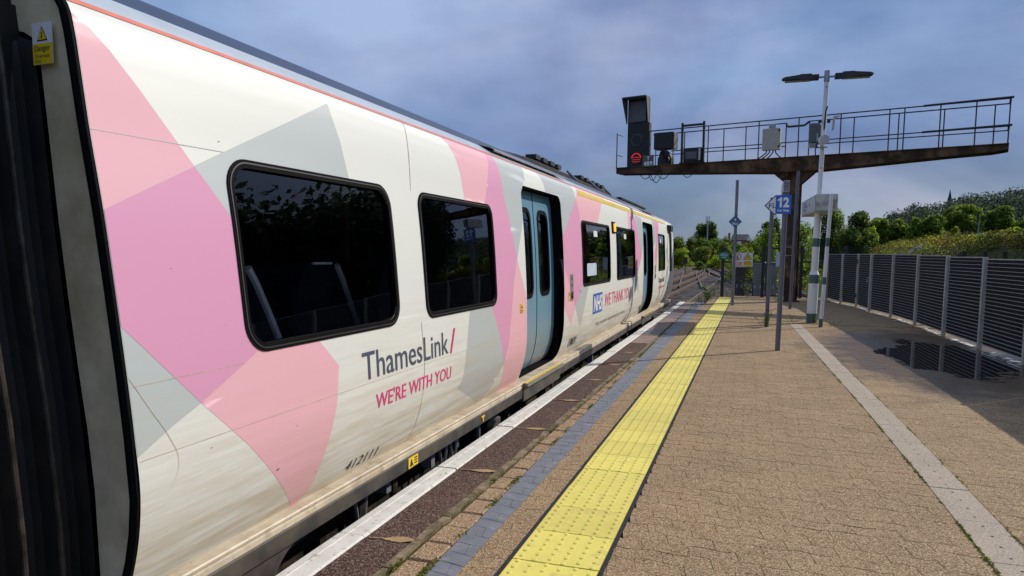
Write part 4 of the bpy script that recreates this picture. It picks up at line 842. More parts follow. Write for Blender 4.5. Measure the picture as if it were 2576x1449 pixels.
# carriage end: wall, edge rubber, gangway bellows with ribs
inner = [(.2, -2.15), (.3, -2.153), (.6, -2.16), (.87, -2.188), (1.08, -2.22), (1.5, -2.264), (1.66, -2.276), (1.83, -2.291), (1.99, -2.302), (2.12, -2.32), (2.2, -2.37), (2.26, -2.48), (2.32, -2.9), (2.33, -3.37)]
zi = [z for z, _ in inner]; xi = [x for _, x in inner]
outz = [.165, .22, .28, .35, .45, .57, .78, 1.0, 1.27, 1.53, 1.84, 2.05, 2.13, 2.2, 2.235, 2.29, 2.345, 2.4, 2.47, 2.53, 2.6, 2.65, 2.69]
k = MB(); O_ = [(xs(YE, z), z) for z in outz]; I_ = [(interp(min(z, 2.33), zi, xi) if z < 2.19 else -2.36 - (z - 2.19) * 2.0, min(z, 2.12 + (z - 2.12) * .42) if z > 2.12 else z) for z in outz]
for i in range(len(O_) - 1): k.add([(O_[i][0] - .035, YE + .005, O_[i][1]), (I_[i][0], YE + .02, I_[i][1]), (I_[i + 1][0], YE + .02, I_[i + 1][1]), (O_[i + 1][0] - .035, YE + .005, O_[i + 1][1])], [(0, 3, 2, 1)])
k.build('end_wall', M['endw'], train, True)
k = MB(); pth = [(x, z) for x, z in O_]
for i in range(len(pth) - 1):
    (xa, za), (xb, zb) = pth[i], pth[i + 1]
    pr = lambda x, z: [(x - .002, YE + .004, z), (x - .001, YE - .012, z), (x - .014, YE - .022, z), (x - .030, YE - .018, z), (x - .042, YE + .012, z)]
    A, C_ = pr(xa, za), pr(xb, zb)
    for j in range(4): k.add([A[j], A[j + 1], C_[j + 1], C_[j]], [(0, 1, 2, 3)])
k.build('edge_rubber', M['rubber'], train, True)
for q in range(7):
    y1 = YE + .018 - q * .13; y0 = y1 - .13; k = MB(); n = 8
    zz = [.0, .2, .5, .87, 1.2, 1.5, 1.8, 2.0, 2.12, 2.2, 2.25]
    for i in range(len(zz) - 1):
        for j in range(n):
            def pt(z, u): return (interp(z, zi, xi) - .02 - .09 * abs(math.sin(math.pi * u)) ** .6 - (max(0, z - 2.12) * 2.2), y1 - .13 * u, z)
            k.add([pt(zz[i], j / n), pt(zz[i + 1], j / n), pt(zz[i + 1], (j + 1) / n), pt(zz[i], (j + 1) / n)], [(0, 1, 2, 3)])
    k.build('bellows_fold', M['bellow'], train, True)
    k = MB(); k.path([(interp(z, zi, xi) - .012 - max(0, z - 2.12) * 2.2, y0, z) for z in zz], .010, 8); k.build('bellows_rib', M['rib'], train, True)
MB().box(-4.4, -2.42, .4, YE + .1, 2.24, 2.36).build('bellows_top', M['bellow'], train)
MB().box(-4.4, -2.40, .4, YE + .1, -.2, 2.24).build('bellows_core', M['bellow'], train)
# overhead line notice on the end wall
O = Vector((-2.266, YE - .004, 2.10)); Un = Vector((1, -.06, 0)).normalized()
o = MB().plate(O, Un, Zv, rrect(-.048, .048, -.068, .068, .004, 3), .0015).build('overhead_line_notice', M['signw'], train)
m = MB(); m.plate(O, Un, Zv, rrect(-.0475, .0475, -.0675, .0, .003, 3), .0005, d0=.0017); m.plate(O, Un, Zv, [(-.021, .012), (.021, .012), (0, .050)], .0005, d0=.0026); m.build('notice_yellow', M['sty'], o)
m = MB(); m.plate(O, Un, Zv, [(-.026, .008), (.026, .008), (0, .056)], .0005, d0=.0017); m.plate(O, Un, Zv, bolt(.0, .026, .013), .0004, d0=.0034)
text_on(m, 'Danger', O, Un, Zv, -.038, .036, -.030, -.006, .0026, .01); text_on(m, 'Overhead', O, Un, Zv, -.036, .032, -.046, -.034, .0026); text_on(m, 'line', O, Un, Zv, -.036, -.010, -.061, -.050, .0026)
m.build('notice_print', M['black'], o)

# ------------------------------------------------------------------ poles, signs and lamp
def sign_frame(c, yaw=0):
    """origin and axes of a sign facing -y, turned by yaw"""
    return Vector(c), Vector((math.cos(yaw), math.sin(yaw), 0)), Zv
def pole_m(x, y, z1, r, lean=0, z0=0, n=16): m = MB(); m.tube((x, y, z0), (x + lean, y, z1), r, n); return m
t = thing('sign_pole', 'slim grey pole with the small blue diamond, at the end of the yellow tactile strip', 'signpost', (-.405, 20.87, 0))
pole_m(-.408, 20.87, 3.43, .042, .012).build('pole', M['post'], t, True)
MB().tube((-.396, 20.87, 3.43), (-.396, 20.87, 3.445), .045, 16).build('cap', M['postd'], t)
def diamond(O, U, V, a): return [(-a, 0), (0, -a), (a, 0), (0, a)]
O, U, V = sign_frame((-.414, 20.81, 2.316))
s = MB().plate(O, U, V, diamond(O, U, V, .178), .004).build('diamond_sign', M['signnavy'], t)
m = MB(); text_on(m, 'T', O, U, V, -.030, .030, .010, .072, .0052, .03); text_on(m, 'FLU', O, U, V, -.070, .070, -.085, -.025, .0052, .03); m.build('lettering', M['lwhite'], s)
t = thing('sign_pole', 'short grey pole carrying the white diamond sign, with weeds round its foot', 'signpost', (.375, 14.93, 0))
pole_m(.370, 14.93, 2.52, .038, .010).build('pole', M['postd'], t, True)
O, U, V = sign_frame((.432, 14.88, 2.368))
s = MB().plate(O, U, V, diamond(O, U, V, .198), .004).build('diamond_sign', M['signw'], t)
m = MB(); m.plate(O, U, V, [(-.198, 0), (0, -.198), (.198, 0), (0, .198), (0, .172), (.172, 0), (0, -.172), (-.172, 0), (0, .172), (0, .198)], .0008, d0=.0042)
text_on(m, 'FL', O, U, V, -.115, .015, -.050, .040, .0052, .008); m.build('lettering', M['ink'], s)
t = thing('sign_pole', 'nearest grey pole, carrying the blue car stop sign and a louvred box on top', 'signpost', (.448, 11.27, 0))
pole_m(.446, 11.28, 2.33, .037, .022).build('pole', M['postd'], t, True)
O, U, V = sign_frame((.438, 11.225, 2.147))
s = MB().plate(O, U, V, rrect(-.106, .106, -.136, .136, .008, 3), .004).build('car_stop_sign', M['signblue'], t)
m = MB(); m.plate(O, U, V, [(-.052, -.042), (-.022, -.042), (-.022, .105), (-.046, .105), (-.052, .088), (-.082, .072), (-.082, .046), (-.052, .060)], .0008, d0=.0042); text_on(m, '2', O, U, V, -.004, .078, -.042, .106, .0052, .05); text_on(m, 'Car Stop', O, U, V, -.080, .080, -.112, -.066, .0052, .03); m.build('lettering', M['lwhite'], s)
MB().box(.541, .545, 11.226, 11.27, 2.011, 2.283).build('sign_flange', M['signnavy'], s)
m = MB(); m.box(.425, .512, 11.2, 11.9, 2.328, 2.488); s = m.build('louvred_box', M['boxg'], t, bevel=.006)
m = MB(); [m.box(.428, .505, 11.192, 11.199, 2.345 + k * .024, 2.357 + k * .024) for k in range(6)]; m.build('louvre', M['postd'], s)
MB().tube((.462, 11.28, 2.28), (.462, 11.28, 2.335), .045, 12).build('box_clamp', M['postd'], t)
t = thing('bare_pole', 'tall bare grey pole standing just in front of the rusty gantry column', 'pole', (1.09, 20.17, 0))
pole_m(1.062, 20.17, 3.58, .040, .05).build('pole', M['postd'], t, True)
MB().path([(1.06, 20.13, 1.62), (.86, 20.13, 1.62)], .006).build('tie_wire', M['galv'], t); MB().path([(1.06, 20.13, 1.40), (.86, 20.13, 1.40)], .006).build('tie_wire', M['galv'], t)

def band_pole(t, x, y, segs, lean, top):
    for z0, z1, r, mt, nm in segs:
        l = lambda z: x + lean * z / top
        m = MB(); m.tube((l(z0), y, z0), (l(z1), y, z1), r, 20); m.build(nm, M[mt], t, True)
t = thing('lamp_post', 'tall white lamp post with green bands and two dark lantern arms', 'lamp post', (1.285, 16.2, 0))
band_pole(t, 1.28, 16.2, [(0, .2, .103, 'green', 'base_band'), (.2, .83, .100, 'lampw', 'base_sleeve'), (.83, 1.01, .102, 'green', 'base_band'), (1.08, 1.59, .070, 'lampw', 'shaft'), (1.59, 1.765, .072, 'green', 'shaft_band'), (1.765, 2.5, .070, 'lampw', 'shaft'), (2.5, 3.7, .046, 'lampw', 'upper_shaft'), (3.7, 4.93, .043, 'lampw', 'upper_shaft'), (4.93, 5.15, .053, 'galv', 'top_socket')], .075, 5.1)
m = MB(); m.tube((1.295, 16.2, 1.01), (1.296, 16.2, 1.09), .102, 20, .07); m.build('collar', M['lampw'], t, True)
for z in (.78, 3.58, 4.82, 3.2): MB().tube((1.28 + .075 * z / 5.1, 16.2 - (.104 if z < 1 else .046), z), (1.28 + .075 * z / 5.1, 16.2 - (.098 if z < 1 else .04), z), .012, 8).build('bolt_hole', M['black'], t)
for s in (-1, 1):
    x0 = 1.352; k = MB(); k.tube((x0 + s * .04, 16.2, 5.03), (x0 + s * .18, 16.2, 5.03), .022, 10); a = k.build('lamp_arm', M['galv'], t)
    P = lambda u: x0 + s * u
    prof = [(.15, 5.075), (.15, 4.985), (.27, 4.985), (.30, 4.975), (.50, 4.975), (.52, 5.0), (.84, 5.005), (.86, 5.03), (.80, 5.06), (.52, 5.09), (.50, 5.10), (.30, 5.10), (.27, 5.075)]
    k = MB(); k.plate((0, 16.28, 0), X, Zv, [(P(u), z) for u, z in (prof if s > 0 else prof[::-1])], .16); l = k.build('lantern', M['lampd'], t, bevel=.006)
    k = MB(); k.box(min(P(.31), P(.80)), max(P(.31), P(.80)), 16.14, 16.26, 4.966, 4.974); k.build('lantern_glass', M['lens'], l)
    for q in range(4): MB().box(min(P(.16 + q * .028), P(.172 + q * .028)), max(P(.16 + q * .028), P(.172 + q * .028)), 16.115, 16.285, 4.98, 5.08).build('cooling_fin', M['black'], l)
t = thing('platform_speaker', 'cream horn speaker strapped to the white lamp post', 'loudspeaker', (1.36, 16.1, 3.7))
m = MB(); m.tube((1.315, 16.12, 3.75), (1.345, 15.86, 3.73), .085, 20, .092); m.build('horn', M['spk'], t, True)
m = MB(); m.tube((1.345, 15.86, 3.73), (1.346, 15.85, 3.73), .085, 20); m.build('grille', M['boxg'], t)
m = MB(); m.box(1.21, 1.42, 16.12, 16.15, 3.60, 3.625); m.box(1.21, 1.235, 16.12, 16.15, 3.60, 3.9); m.build('bracket', M['galv'], t)
m = MB(); m.path([(1.30, 16.1, 3.82), (1.22, 16.08, 3.72), (1.19, 16.08, 3.55), (1.21, 16.1, 3.35), (1.25, 16.14, 3.22)], .012); m.build('cable', M['black'], t)
t = thing('camera_unit', 'dark ribbed camera housing behind the cream speaker', 'camera', (1.2, 16.35, 3.8))
m = MB(); m.box(1.08, 1.30, 16.3, 16.5, 3.72, 4.14); m.build('housing', M['siggrey'], t, bevel=.03)
for q in range(4): MB().box(1.075, 1.22, 16.28, 16.42, 3.64 + q * .022, 3.652 + q * .022).build('rib', M['boxg'], t)
m = MB(); m.path([(1.34, 16.2, 3.85), (1.35, 16.12, 4.15), (1.36, 16.12, 4.32), (1.385, 16.12, 4.43)], .014); m.build('antenna', M['black'], t)
for dx in (-.085, .08): MB().tube((1.345 + dx, 16.13, 4.13), (1.345 + dx, 16.17, 4.13), .035, 10).build('clamp_knob', M['black'], t)
t = thing('banded_pole', 'thin white pole with green bands beside the lamp post', 'pole', (1.385, 15.28, 0))
band_pole(t, 1.381, 15.28, [(0, .165, .037, 'green', 'band'), (.165, .845, .035, 'lampw', 'shaft'), (.845, .988, .036, 'green', 'band'), (.988, 1.588, .035, 'lampw', 'shaft'), (1.588, 1.755, .036, 'green', 'band'), (1.755, 2.60, .035, 'lampw', 'shaft')], .08, 2.6)
t = thing('platform_sign_box', 'weathered white sign box hung between the lamp post and the thin banded pole', 'sign box', (1.35, 16.6, 2.3))
m = MB(); P0 = [(1.205, 15.45), (1.60, 15.45), (1.50, 17.8), (1.09, 17.8)]
m.add([(x, y, 2.285) for x, y in P0] + [(x, y, 2.618) for x, y in P0], [(0, 3, 2, 1), (4, 5, 6, 7), (0, 1, 5, 4), (1, 2, 6, 5), (2, 3, 7, 6), (3, 0, 4, 7)]); m.build('box', M['boxw'], t, bevel=.008)
d = Vector((1.09 - 1.205, 17.8 - 15.45, 0)).normalized(); m = MB(); O = Vector((1.205, 15.45, 2.285)) + Vector((-.006, 0, 0))
f = MB().plate(O, -d, Zv, [(-2.3, .03), (-.05, .03), (-.05, .305), (-2.3, .305)], .004).build('sign_face', M['boxg'], t)
m = MB()
for k, (v, a, c) in enumerate(((.22, -1.9, -1.5), (.15, -1.9, -1.2), (.15, -1.0, -.8), (.08, -1.9, -1.4))): m.plate(O, -d, Zv, [(a, v), (c, v), (c, v + .045), (a, v + .045)], .001, d0=.0042)
m.build('face_print', M['postd'], f)

# ------------------------------------------------------------------ signal gantry
GL, GR = Vector((-4.307, 24.813, 0)), Vector((6.25, 21.91, 0)); gu = (GR - GL).normalized(); gn = Vector((gu.y, -gu.x, 0)); GLEN = (GR - GL).length
if gn.y > 0: gn = -gn
def gp(s, n, z): return GL + gu * s + gn * n + Zv * z      # s along the beam, n toward the platform
CS = 5.73
cc = gp(CS, 0, 0)
gan = thing('signal_gantry', 'rusty cantilever signal gantry with a railed walkway spanning the platform end and track', 'gantry', tuple(cc))
m = MB(); secs = [(0, 4.10), (1.2, 4.06), (CS - 1.6, 3.93), (CS - .5, 3.87), (CS + .5, 3.87), (CS + 1.6, 3.93), (GLEN - 1.3, 4.06), (GLEN - .35, 4.10), (GLEN, 4.15)]; top = 4.275
for (a, za), (c, zc) in zip(secs[:-1], secs[1:]):
    for q in (-.36, .36):
        m.add([gp(a, q, za), gp(c, q, zc), gp(c, q, top), gp(a, q, top), gp(a, q - .03 * (1 if q > 0 else -1), za), gp(c, q - .03 * (1 if q > 0 else -1), zc), gp(c, q - .03 * (1 if q > 0 else -1), top), gp(a, q - .03 * (1 if q > 0 else -1), top)], [(0, 1, 2, 3), (7, 6, 5, 4), (0, 4, 5, 1), (3, 2, 6, 7)])
    m.add([gp(a, -.33, za + .02), gp(c, -.33, zc + .02), gp(c, .33, zc + .02), gp(a, .33, za + .02)], [(0, 1, 2, 3)])
for s in (0, GLEN): m.add([gp(s, -.36, secs[0 if s == 0 else -1][1]), gp(s, .36, secs[0 if s == 0 else -1][1]), gp(s, .36, top), gp(s, -.36, top)], [(0, 1, 2, 3)])
m.build('beam', M['rust'], gan)
m = MB(); m.obox(gp(GLEN / 2, 0, top + .012), gu, gn, Zv, GLEN / 2, .40, .012); m.build('walkway_deck', M['rust'], gan)
for k in range(1, 14):
    s = GLEN * k / 14; z0 = interp(s, [a for a, _ in secs], [z for _, z in secs]); m = MB(); m.obox(gp(s, .368, (z0 + top) / 2), gu, gn, Zv, .012, .008, (top - z0) / 2 - .01); m.build('stiffener', M['rust'], gan)
m = MB(); c = cc
for a, q, hw, hd in ((0, -.15, .16, .012), (0, .15, .16, .012), (0, 0, .012, .138)): m.obox(c + gu * a + gn * q + Zv * 1.95, gu, gn, Zv, hw, hd, 1.95)
m.build('column', M['rust'], gan)
m = MB(); m.obox(c + Zv * .015, gu, gn, Zv, .23, .23, .015); m.build('base_plate', M['rust'], gan)
for s in (-1, 1):
    m = MB(); m.plate(cc + gn * (.1), gu, Zv, [(s * .15, 3.88), (s * .62, 3.88), (s * .54, 3.80), (s * .15, 3.46)] if s < 0 else [(.15, 3.46), (.54, 3.80), (.62, 3.88), (.15, 3.88)], .25, d0=-.1); m.build('knee_bracket', M['rust'], gan)
def rail(n_, z, s0, s1, r, nm='handrail'): MB().tube(gp(s0, n_, z), gp(s1, n_, z), r, 8).build(nm, M['rail_'], gan)
NR, FR, RT, RM = .38, -.38, 5.41, 4.72
rail(NR, RT, 1.16, GLEN - .02, .018); rail(NR, RM, 1.95, GLEN - .02, .016)
rail(FR, RT, 1.0, CS - .42, .018); rail(FR, RT, CS + .25, GLEN - .02, .018); rail(FR, RM, 1.0, CS - .42, .016); rail(FR, RM, CS + .25, GLEN - .02, .016)
for s in (1.18, 3.15, 4.70, 5.84, 6.97, 8.2, 8.56, 9.4, 10.2, GLEN - .03): MB().tube(gp(s, NR, top), gp(s, NR, RT), .017, 8).build('rail_post', M['rail_'], gan)
for s in (2.1, 3.4, 4.1, 5.31, 5.98, 7.2, 8.35, 9.45, 10.6): MB().tube(gp(s, FR, top), gp(s, FR, RT), .017, 8).build('rail_post', M['rail_'], gan)
for z in (RT, RM): MB().tube(gp(GLEN - .03, FR, z), gp(GLEN - .03, NR, z), .026, 8).build('end_rail', M['rail_'], gan)
for z in (RT + .02, RM + .02): MB().tube(gp(9.0, NR + .03, z - .02), gp(GLEN + .04, NR + .03, z), .030, 10).build('scaffold_tube', M['rail_'], gan)
for z in (RT, RM): MB().tube(gp(.02, NR, z), gp(.02, FR + .3, z), .018, 8).build('end_rail', M['rail_'], gan)
MB().tube(gp(.02, NR, top), gp(.02, NR, RT + .02), .018, 8).build('rail_post', M['rail_'], gan)
m = MB(); m.path([gp(CS - .42, FR, RT), gp(CS - .38, FR, RT - .11), gp(CS + .10, FR, RT - .11), gp(CS + .25, FR, RT)], .032); m.build('gate_bar', M['rail_'], gan)
m = MB(); m.plate(gp(6.74, NR + .01, 4.93), gu, Zv, [(0, 0), (.07, .08), (.09, .36), (.24, .43), (.03, .43), (.01, .25)], .03); m.build('loose_bracket', M['boxg'], gan)
for s, w_, dp in ((1.0, .36, .20), (1.38, .34, .34), (1.25, .26, .26), (1.62, .4, .22), (2.45, .36, .22)):
    MB().path([gp(s + w_ * 1.3 * (k / 10 - .5), .2, 4.09 - dp * math.sin(math.pi * k / 10)) for k in range(11)], .012).build('hanging_cable', M['black'], gan)
# main signal head
def head(name, label, s): return thing(name, label, 'signal', tuple(gp(s, .2, top)))
s0 = .735; t = head('main_signal', 'tall black railway signal head showing a red lamp on the left end of the gantry', s0)
m = MB(); m.obox(gp(s0, .18, 5.01), gu, gn, Zv, .385, .10, .72); m.build('back_board', M['sigb'], t, bevel=.01)
On = gp(s0 - .04, .285, 0)
def on_board(poly, z, mt, nm, tk=.004, par=t, dx=0): return MB().plate(On + Zv * z + gu * dx, gu, Zv, poly, tk).build(nm, M[mt], par)
m = MB(); m.obox(gp(s0 - .03, .18, 6.13), gu, gn, Zv, .36, .08, .40); u_ = m.build('route_indicator', M['sigb'], t)
k = MB(); w_, hz, dp = .375, .40, .36; O = gp(s0 - .03, .26, 6.13)
k.obox(O + gn * dp / 2 + Zv * hz, gu, gn, Zv, w_ + .03, dp / 2, .015)
for s in (-1, 1):
    a = O + gu * (s * w_); k.add([a - Zv * hz, a + Zv * hz, a + Zv * hz + gn * dp + gu * (s * .05), a - Zv * hz + gn * .06, a - Zv * hz + gu * (s * .015), a + Zv * hz + gu * (s * .015), a + Zv * hz + gn * dp + gu * (s * .065), a - Zv * hz + gn * .06 + gu * (s * .015)], [(0, 1, 2, 3), (7, 6, 5, 4), (1, 5, 6, 2), (3, 2, 6, 7)])
k.build('hood', M['siggrey'], u_)
on_board([(-.30, -.33), (.30, -.33), (.30, .33), (-.30, .33)], 6.10, 'siggrey', 'indicator_panel', .003, u_)
on_board(circ(0, 0, .20, 24), 5.18, 'siggrey', 'lens_rim', .02); on_board(circ(0, 0, .17, 24), 5.18, 'sigb', 'upper_lens', .03)
l = on_board(circ(0, 0, .185, 24), 4.57, 'redd', 'red_lens', .02)
k = MB(); r_ = .165
for i in range(13):
    a = R(12 + 156 * i / 12); k.plate(On + Zv * 4.57, gu, Zv, [(r_ * math.cos(a) + .016 * math.cos(q), r_ * math.sin(a) + .016 * math.sin(q)) for q in (0, 1.05, 2.1, 3.14, 4.19, 5.24)], .004, d0=.021)
for j in range(3): k.plate(On + Zv * (4.57 + .03 - j * .07), gu, Zv, [(-.15, 0), (.15, 0), (.15, .008), (-.15, .008)], .003, d0=.021)
k.build('lit_dots', M['red'], l)
MB().tube(gp(s0 - .03, .2, 6.53), gp(s0 - .03, .2, 6.59), .035, 8).build('lifting_eye', M['sigb'], t)
sp = 1.165; t2 = head('signal_plate', 'small black plate reading T 489 beside the red signal lamp', sp)
O = gp(sp, .40, 4.45); s = MB().plate(O, gu, Zv, [(-.195, -.185), (.195, -.185), (.195, .185), (-.195, .185)], .006).build('plate', M['siggrey'], t2)
m = MB(); text_on(m, 'T', O, gu, Zv, -.045, .05, .03, .145, .0075, .02); text_on(m, '489', O, gu, Zv, -.155, .155, -.15, -.01, .0075, .015); m.build('lettering', M['lwhite'], s)
MB().obox(gp(sp, .35, 4.36), gu, gn, Zv, .02, .04, .08).build('stay', M['rail_'], t2)
s2 = 1.64; t3 = head('shunt_signal', 'low black shunting signal under a square black hood on the gantry', s2)
m = MB(); m.obox(gp(s2, .12, 5.085), gu, gn, Zv, .33, .20, .265); m.build('hood', M['sigb'], t3, bevel=.015)
MB().obox(gp(s2 + .342, .1, 5.07), gu, gn, Zv, .008, .18, .25).build('hood_side', M['siggrey'], t3)
for q in (-.30, .30): MB().tube(gp(s2 + q, .2, top), gp(s2 + q, .2, 4.83), .020, 8).build('leg', M['galv'], t3)
m = MB(); m.plate(gp(s2 + .04, .1, top + .02), gu, Zv, [(-.21, 0), (.26, 0), (.26, .22), (.22, .29), (.08, .46), (0, .50), (-.09, .48), (-.15, .40), (-.16, .29), (-.21, .22)], .25); u_ = m.build('lamp_case', M['sigb'], t3, bevel=.01)
for a, c in ((.04, .38), (.18, .17)): m = MB(); O = gp(s2 + a, .36, top + .02 + c); m.tube(O, O + gn * .10, .085, 16, cap=False); m.build('lamp_hood', M['siggrey'], u_, True)
s3 = 2.68; t4 = head('indicator_box', 'black framed indicator box with a small grey screen on the gantry', s3)
for q in (-.35, .35): MB().obox(gp(s3 + q, .45, 4.93), gu, gn, Zv, .032, .03, .63).build('upright', M['sigb'], t4)
MB().obox(gp(s3, .45, 5.47), gu, gn, Zv, .317, .03, .03).build('cross_bar', M['sigb'], t4); MB().obox(gp(s3, .49, 4.30), gu, gn, Zv, .40, .05, .022).build('cross_bar', M['sigb'], t4)
m = MB(); m.obox(gp(s3 + .03, .42, 4.54), gu, gn, Zv, .29, .15, .21); u_ = m.build('case', M['sigb'], t4, bevel=.01)
MB().plate(gp(s3 + .0, .575, 4.52), gu, Zv, [(-.18, -.11), (.18, -.11), (.18, .11), (-.18, .11)], .004).build('screen', M['siggrey'], u_); MB().obox(gp(s3 + .28, .52, 4.53), gu, gn, Zv, .028, .09, .18).build('side_plate', M['boxg'], u_)
sc_ = 5.11; t5 = thing('equipment_cabinet', 'beige equipment cabinet fixed to the gantry handrail', 'cabinet', tuple(gp(sc_, .45, 4.51)), None)
m = MB(); m.obox(gp(sc_, .48, 4.825), gu, gn, Zv, .255, .085, .315); m.build('case', M['beige'], t5, bevel=.01)
MB().obox(gp(sc_, .44, 5.21), gu, gn, Zv, .10, .03, .07).build('mounting_plate', M['galv'], t5)
for z in (.24, -.22): MB().obox(gp(sc_ + .23, .57, 4.825 + z), gu, gn, Zv, .028, .006, .028).build('hinge', M['black'], t5)
for q, d_ in ((-.14, -.27), (-.05, -.22), (.05, -.17), (.12, .14)): MB().path([gp(sc_ + q, .48, 4.51), gp(sc_ + q, .48, 4.45), gp(sc_ + q + d_ * .5, .46, 4.35), gp(sc_ + q + d_, .42, 4.295)], .018).build('cable', M['black'], t5)

# ------------------------------------------------------------------ fence of grating panels along the platform back
fen = thing('grating_fence', 'long grey fence of dark grating panels along the right edge of the platform', 'fence', (3.4, 14, 0))
FP = [(3.53, 4.2), (3.53, 5.9), (3.53, 7.6), (3.52, 9.3), (3.49, 10.95), (3.43, 12.67), (3.335, 14.43), (3.285, 16.5), (3.15, 18.38), (2.94, 20.02), (2.86, 21.79), (2.585, 22.85), (2.385, 24.8)]
def fh(y): return interp(y, [4, 11, 14.4, 18, 25], [1.365, 1.375, 1.425, 1.455, 1.455])
def panel(p, q, parent, nm, z0=.065, rows=26, fine=True):
    p, q = Vector((*p, 0)), Vector((*q, 0)); d = (q - p).normalized(); nrm = Vector((-d.y, d.x, 0)); L = (q - p).length; zt = (fh(p.y) + fh(q.y)) / 2
    if nrm.x > 0: nrm = -nrm
    a, c = p + d * .04, q - d * .04
    k = MB(); k.obox((a + c) / 2 - nrm * .02 + Zv * ((z0 + zt) / 2), d, nrm, Zv, L / 2 - .042, .004, (zt - z0) / 2); o = k.build(nm, M['fback'], parent)
    for r_ in range(rows):
        z = z0 + .012 + (zt - z0 - .02) * r_ / (rows - 1); k = MB(); k.obox((a + c) / 2 + nrm * .006 + Zv * z, d, nrm, Zv, L / 2 - .045, .005, .0032 if 0 < r_ < rows - 1 else .008); k.build('grating_bar', M['fbar'], o)
    if fine:
        k = MB(); n_ = int(L / .042)
        for i in range(1, n_): k.obox(a + d * ((L - .08) * i / n_) - nrm * .008 + Zv * ((z0 + zt) / 2), d, nrm, Zv, .0022, .006, (zt - z0) / 2 - .01)
        k.build('grating_uprights', M['fwire'], o, kind='stuff')
    return o
GATE = 9
for i, (p, q) in enumerate(zip(FP[:-1], FP[1:])):
    if i == GATE: continue
    panel(p, q, fen, 'fence_panel', rows=24 if i > 2 else 12, fine=i > 2)
for i, p in enumerate(FP):
    z = fh(p[1]); m = MB(); d = Vector((-.06, 1, 0)).normalized(); m.obox(Vector((p[0] - .012, p[1], z / 2 + .005)), X, Y, Zv, .028, .038, z / 2 + .005); m.build('fence_post', M['fpost'], fen, bevel=.004)
    for zz in (.5, 1.0): MB().tube((p[0] - .041, p[1] - .01, zz), (p[0] - .046, p[1] - .01, zz), .009, 8).build('bolt', M['black'], fen)
gate = thing('grating_gate', 'grating gate in the right-hand fence with black hinges and a padlock', 'gate', (2.9, 20.9, 0))
p, q = FP[GATE], FP[GATE + 1]; P_, Q_ = Vector((*p, 0)), Vector((*q, 0)); d = (Q_ - P_).normalized(); nrm = Vector((-d.y, d.x, 0)); nrm = -nrm if nrm.x > 0 else nrm
panel(tuple((P_ + d * .06)[:2]), tuple((Q_ - d * .06)[:2]), gate, 'gate_panel', rows=24)
for c_ in (P_ + d * .085, Q_ - d * .085): m = MB(); m.obox(c_ + nrm * .012 + Zv * .76, d, nrm, Zv, .022, .02, .69); m.build('gate_stile', M['fpost'], gate)
for z in (.32, 1.25): m = MB(); m.obox(Q_ - d * .05 + nrm * .035 + Zv * z, d, nrm, Zv, .05, .012, .06); m.build('hinge', M['black'], gate)
m = MB(); m.path([P_ + d * (.02 + k * .03) + nrm * (.05 + .015 * (k % 2)) + Zv * (.85 + .02 * math.sin(k)) for k in range(7)], .014); m.build('chain', M['galv'], gate)
m = MB(); m.obox(P_ + d * .14 + nrm * .07 + Zv * .77, d, nrm, Zv, .03, .012, .035); m.build('padlock', M['galv'], gate, bevel=.004)

# ------------------------------------------------------------------ mesh fence across the platform end
mf = thing('mesh_fence', 'dark wire mesh fence across the far end of the platform', 'fence', (.9, 25.3, 0))
def mesh_panel(x0, x1, y0, y1, z0, z1, parent, nm='mesh_panel', pitch=.052):
    k = MB(); L = math.hypot(x1 - x0, y1 - y0); n_ = int(L / pitch)
    for i in range(n_ + 1): u = i / n_; x, y = x0 + (x1 - x0) * u, y0 + (y1 - y0) * u; k.box(x - .0024, x + .0024, y - .0024, y + .0024, z0, z1)
    U_ = Vector((x1 - x0, y1 - y0, 0)) / L; V_ = Vector((-U_.y, U_.x, 0))
    for j in range(int((z1 - z0) / pitch) + 1): k.obox(((x0 + x1) / 2, (y0 + y1) / 2, z0 + j * pitch), U_, V_, Zv, L / 2, .003, .0024)
    return k.build(nm, M['fwire'], parent, kind='stuff')
for x, zt in ((-.85, 1.66), (.44, 1.68), (1.62, 1.72), (2.95, 1.72)): MB().box(x - .05, x + .05, 25.25, 25.35, -.05, zt).build('mesh_post', M['fdark'], mf, bevel=.005)
mesh_panel(-.80, .39, 25.3, 25.3, .03, 1.62, mf); mesh_panel(1.67, 2.90, 25.3, 25.3, .03, 1.70, mf); mesh_panel(3.0, 6.2, 25.3, 26.2, .03, 1.70, mf)
MB().box(-.80, .39, 25.28, 25.33, 1.14, 1.19).build('mid_rail', M['fdark'], mf); MB().box(1.67, 2.90, 25.28, 25.33, 1.16, 1.21).build('mid_rail', M['fdark'], mf)
mg = thing('mesh_gate', 'dark framed mesh gate in the middle of the end fence, behind the rusty column', 'gate', (1.0, 25.3, 0))
for x in (.57, 1.52): MB().box(x - .035, x + .035, 25.27, 25.34, .02, 1.66).build('gate_stile', M['fdark'], mg)
for z in (.05, 1.12, 1.62): MB().box(.61, 1.48, 25.28, 25.33, z - .025, z + .025).build('gate_rail', M['fdark'], mg)
mesh_panel(.61, 1.48, 25.305, 25.305, .08, 1.6, mg)
MB().box(1.40, 1.50, 25.22, 25.27, .95, 1.12).build('gate_lock', M['fdark'], mg, bevel=.006)
def flat_sign(name, label, cx, cy, cz, w_, h_, mt, cat='sign'):
    t = thing(name, label, cat, (cx, cy, cz - h_ / 2)); O = Vector((cx, cy, cz)); s = MB().plate(O, X, Zv, rrect(-w_ / 2, w_ / 2, -h_ / 2, h_ / 2, .012, 3), .004).build('board', M[mt], t); return t, O, s
t, O, s = flat_sign('help_sign', 'small green notice with white lines on the first dark mesh post', -.818, 25.235, 1.372, .335, .231, 'signgreen')
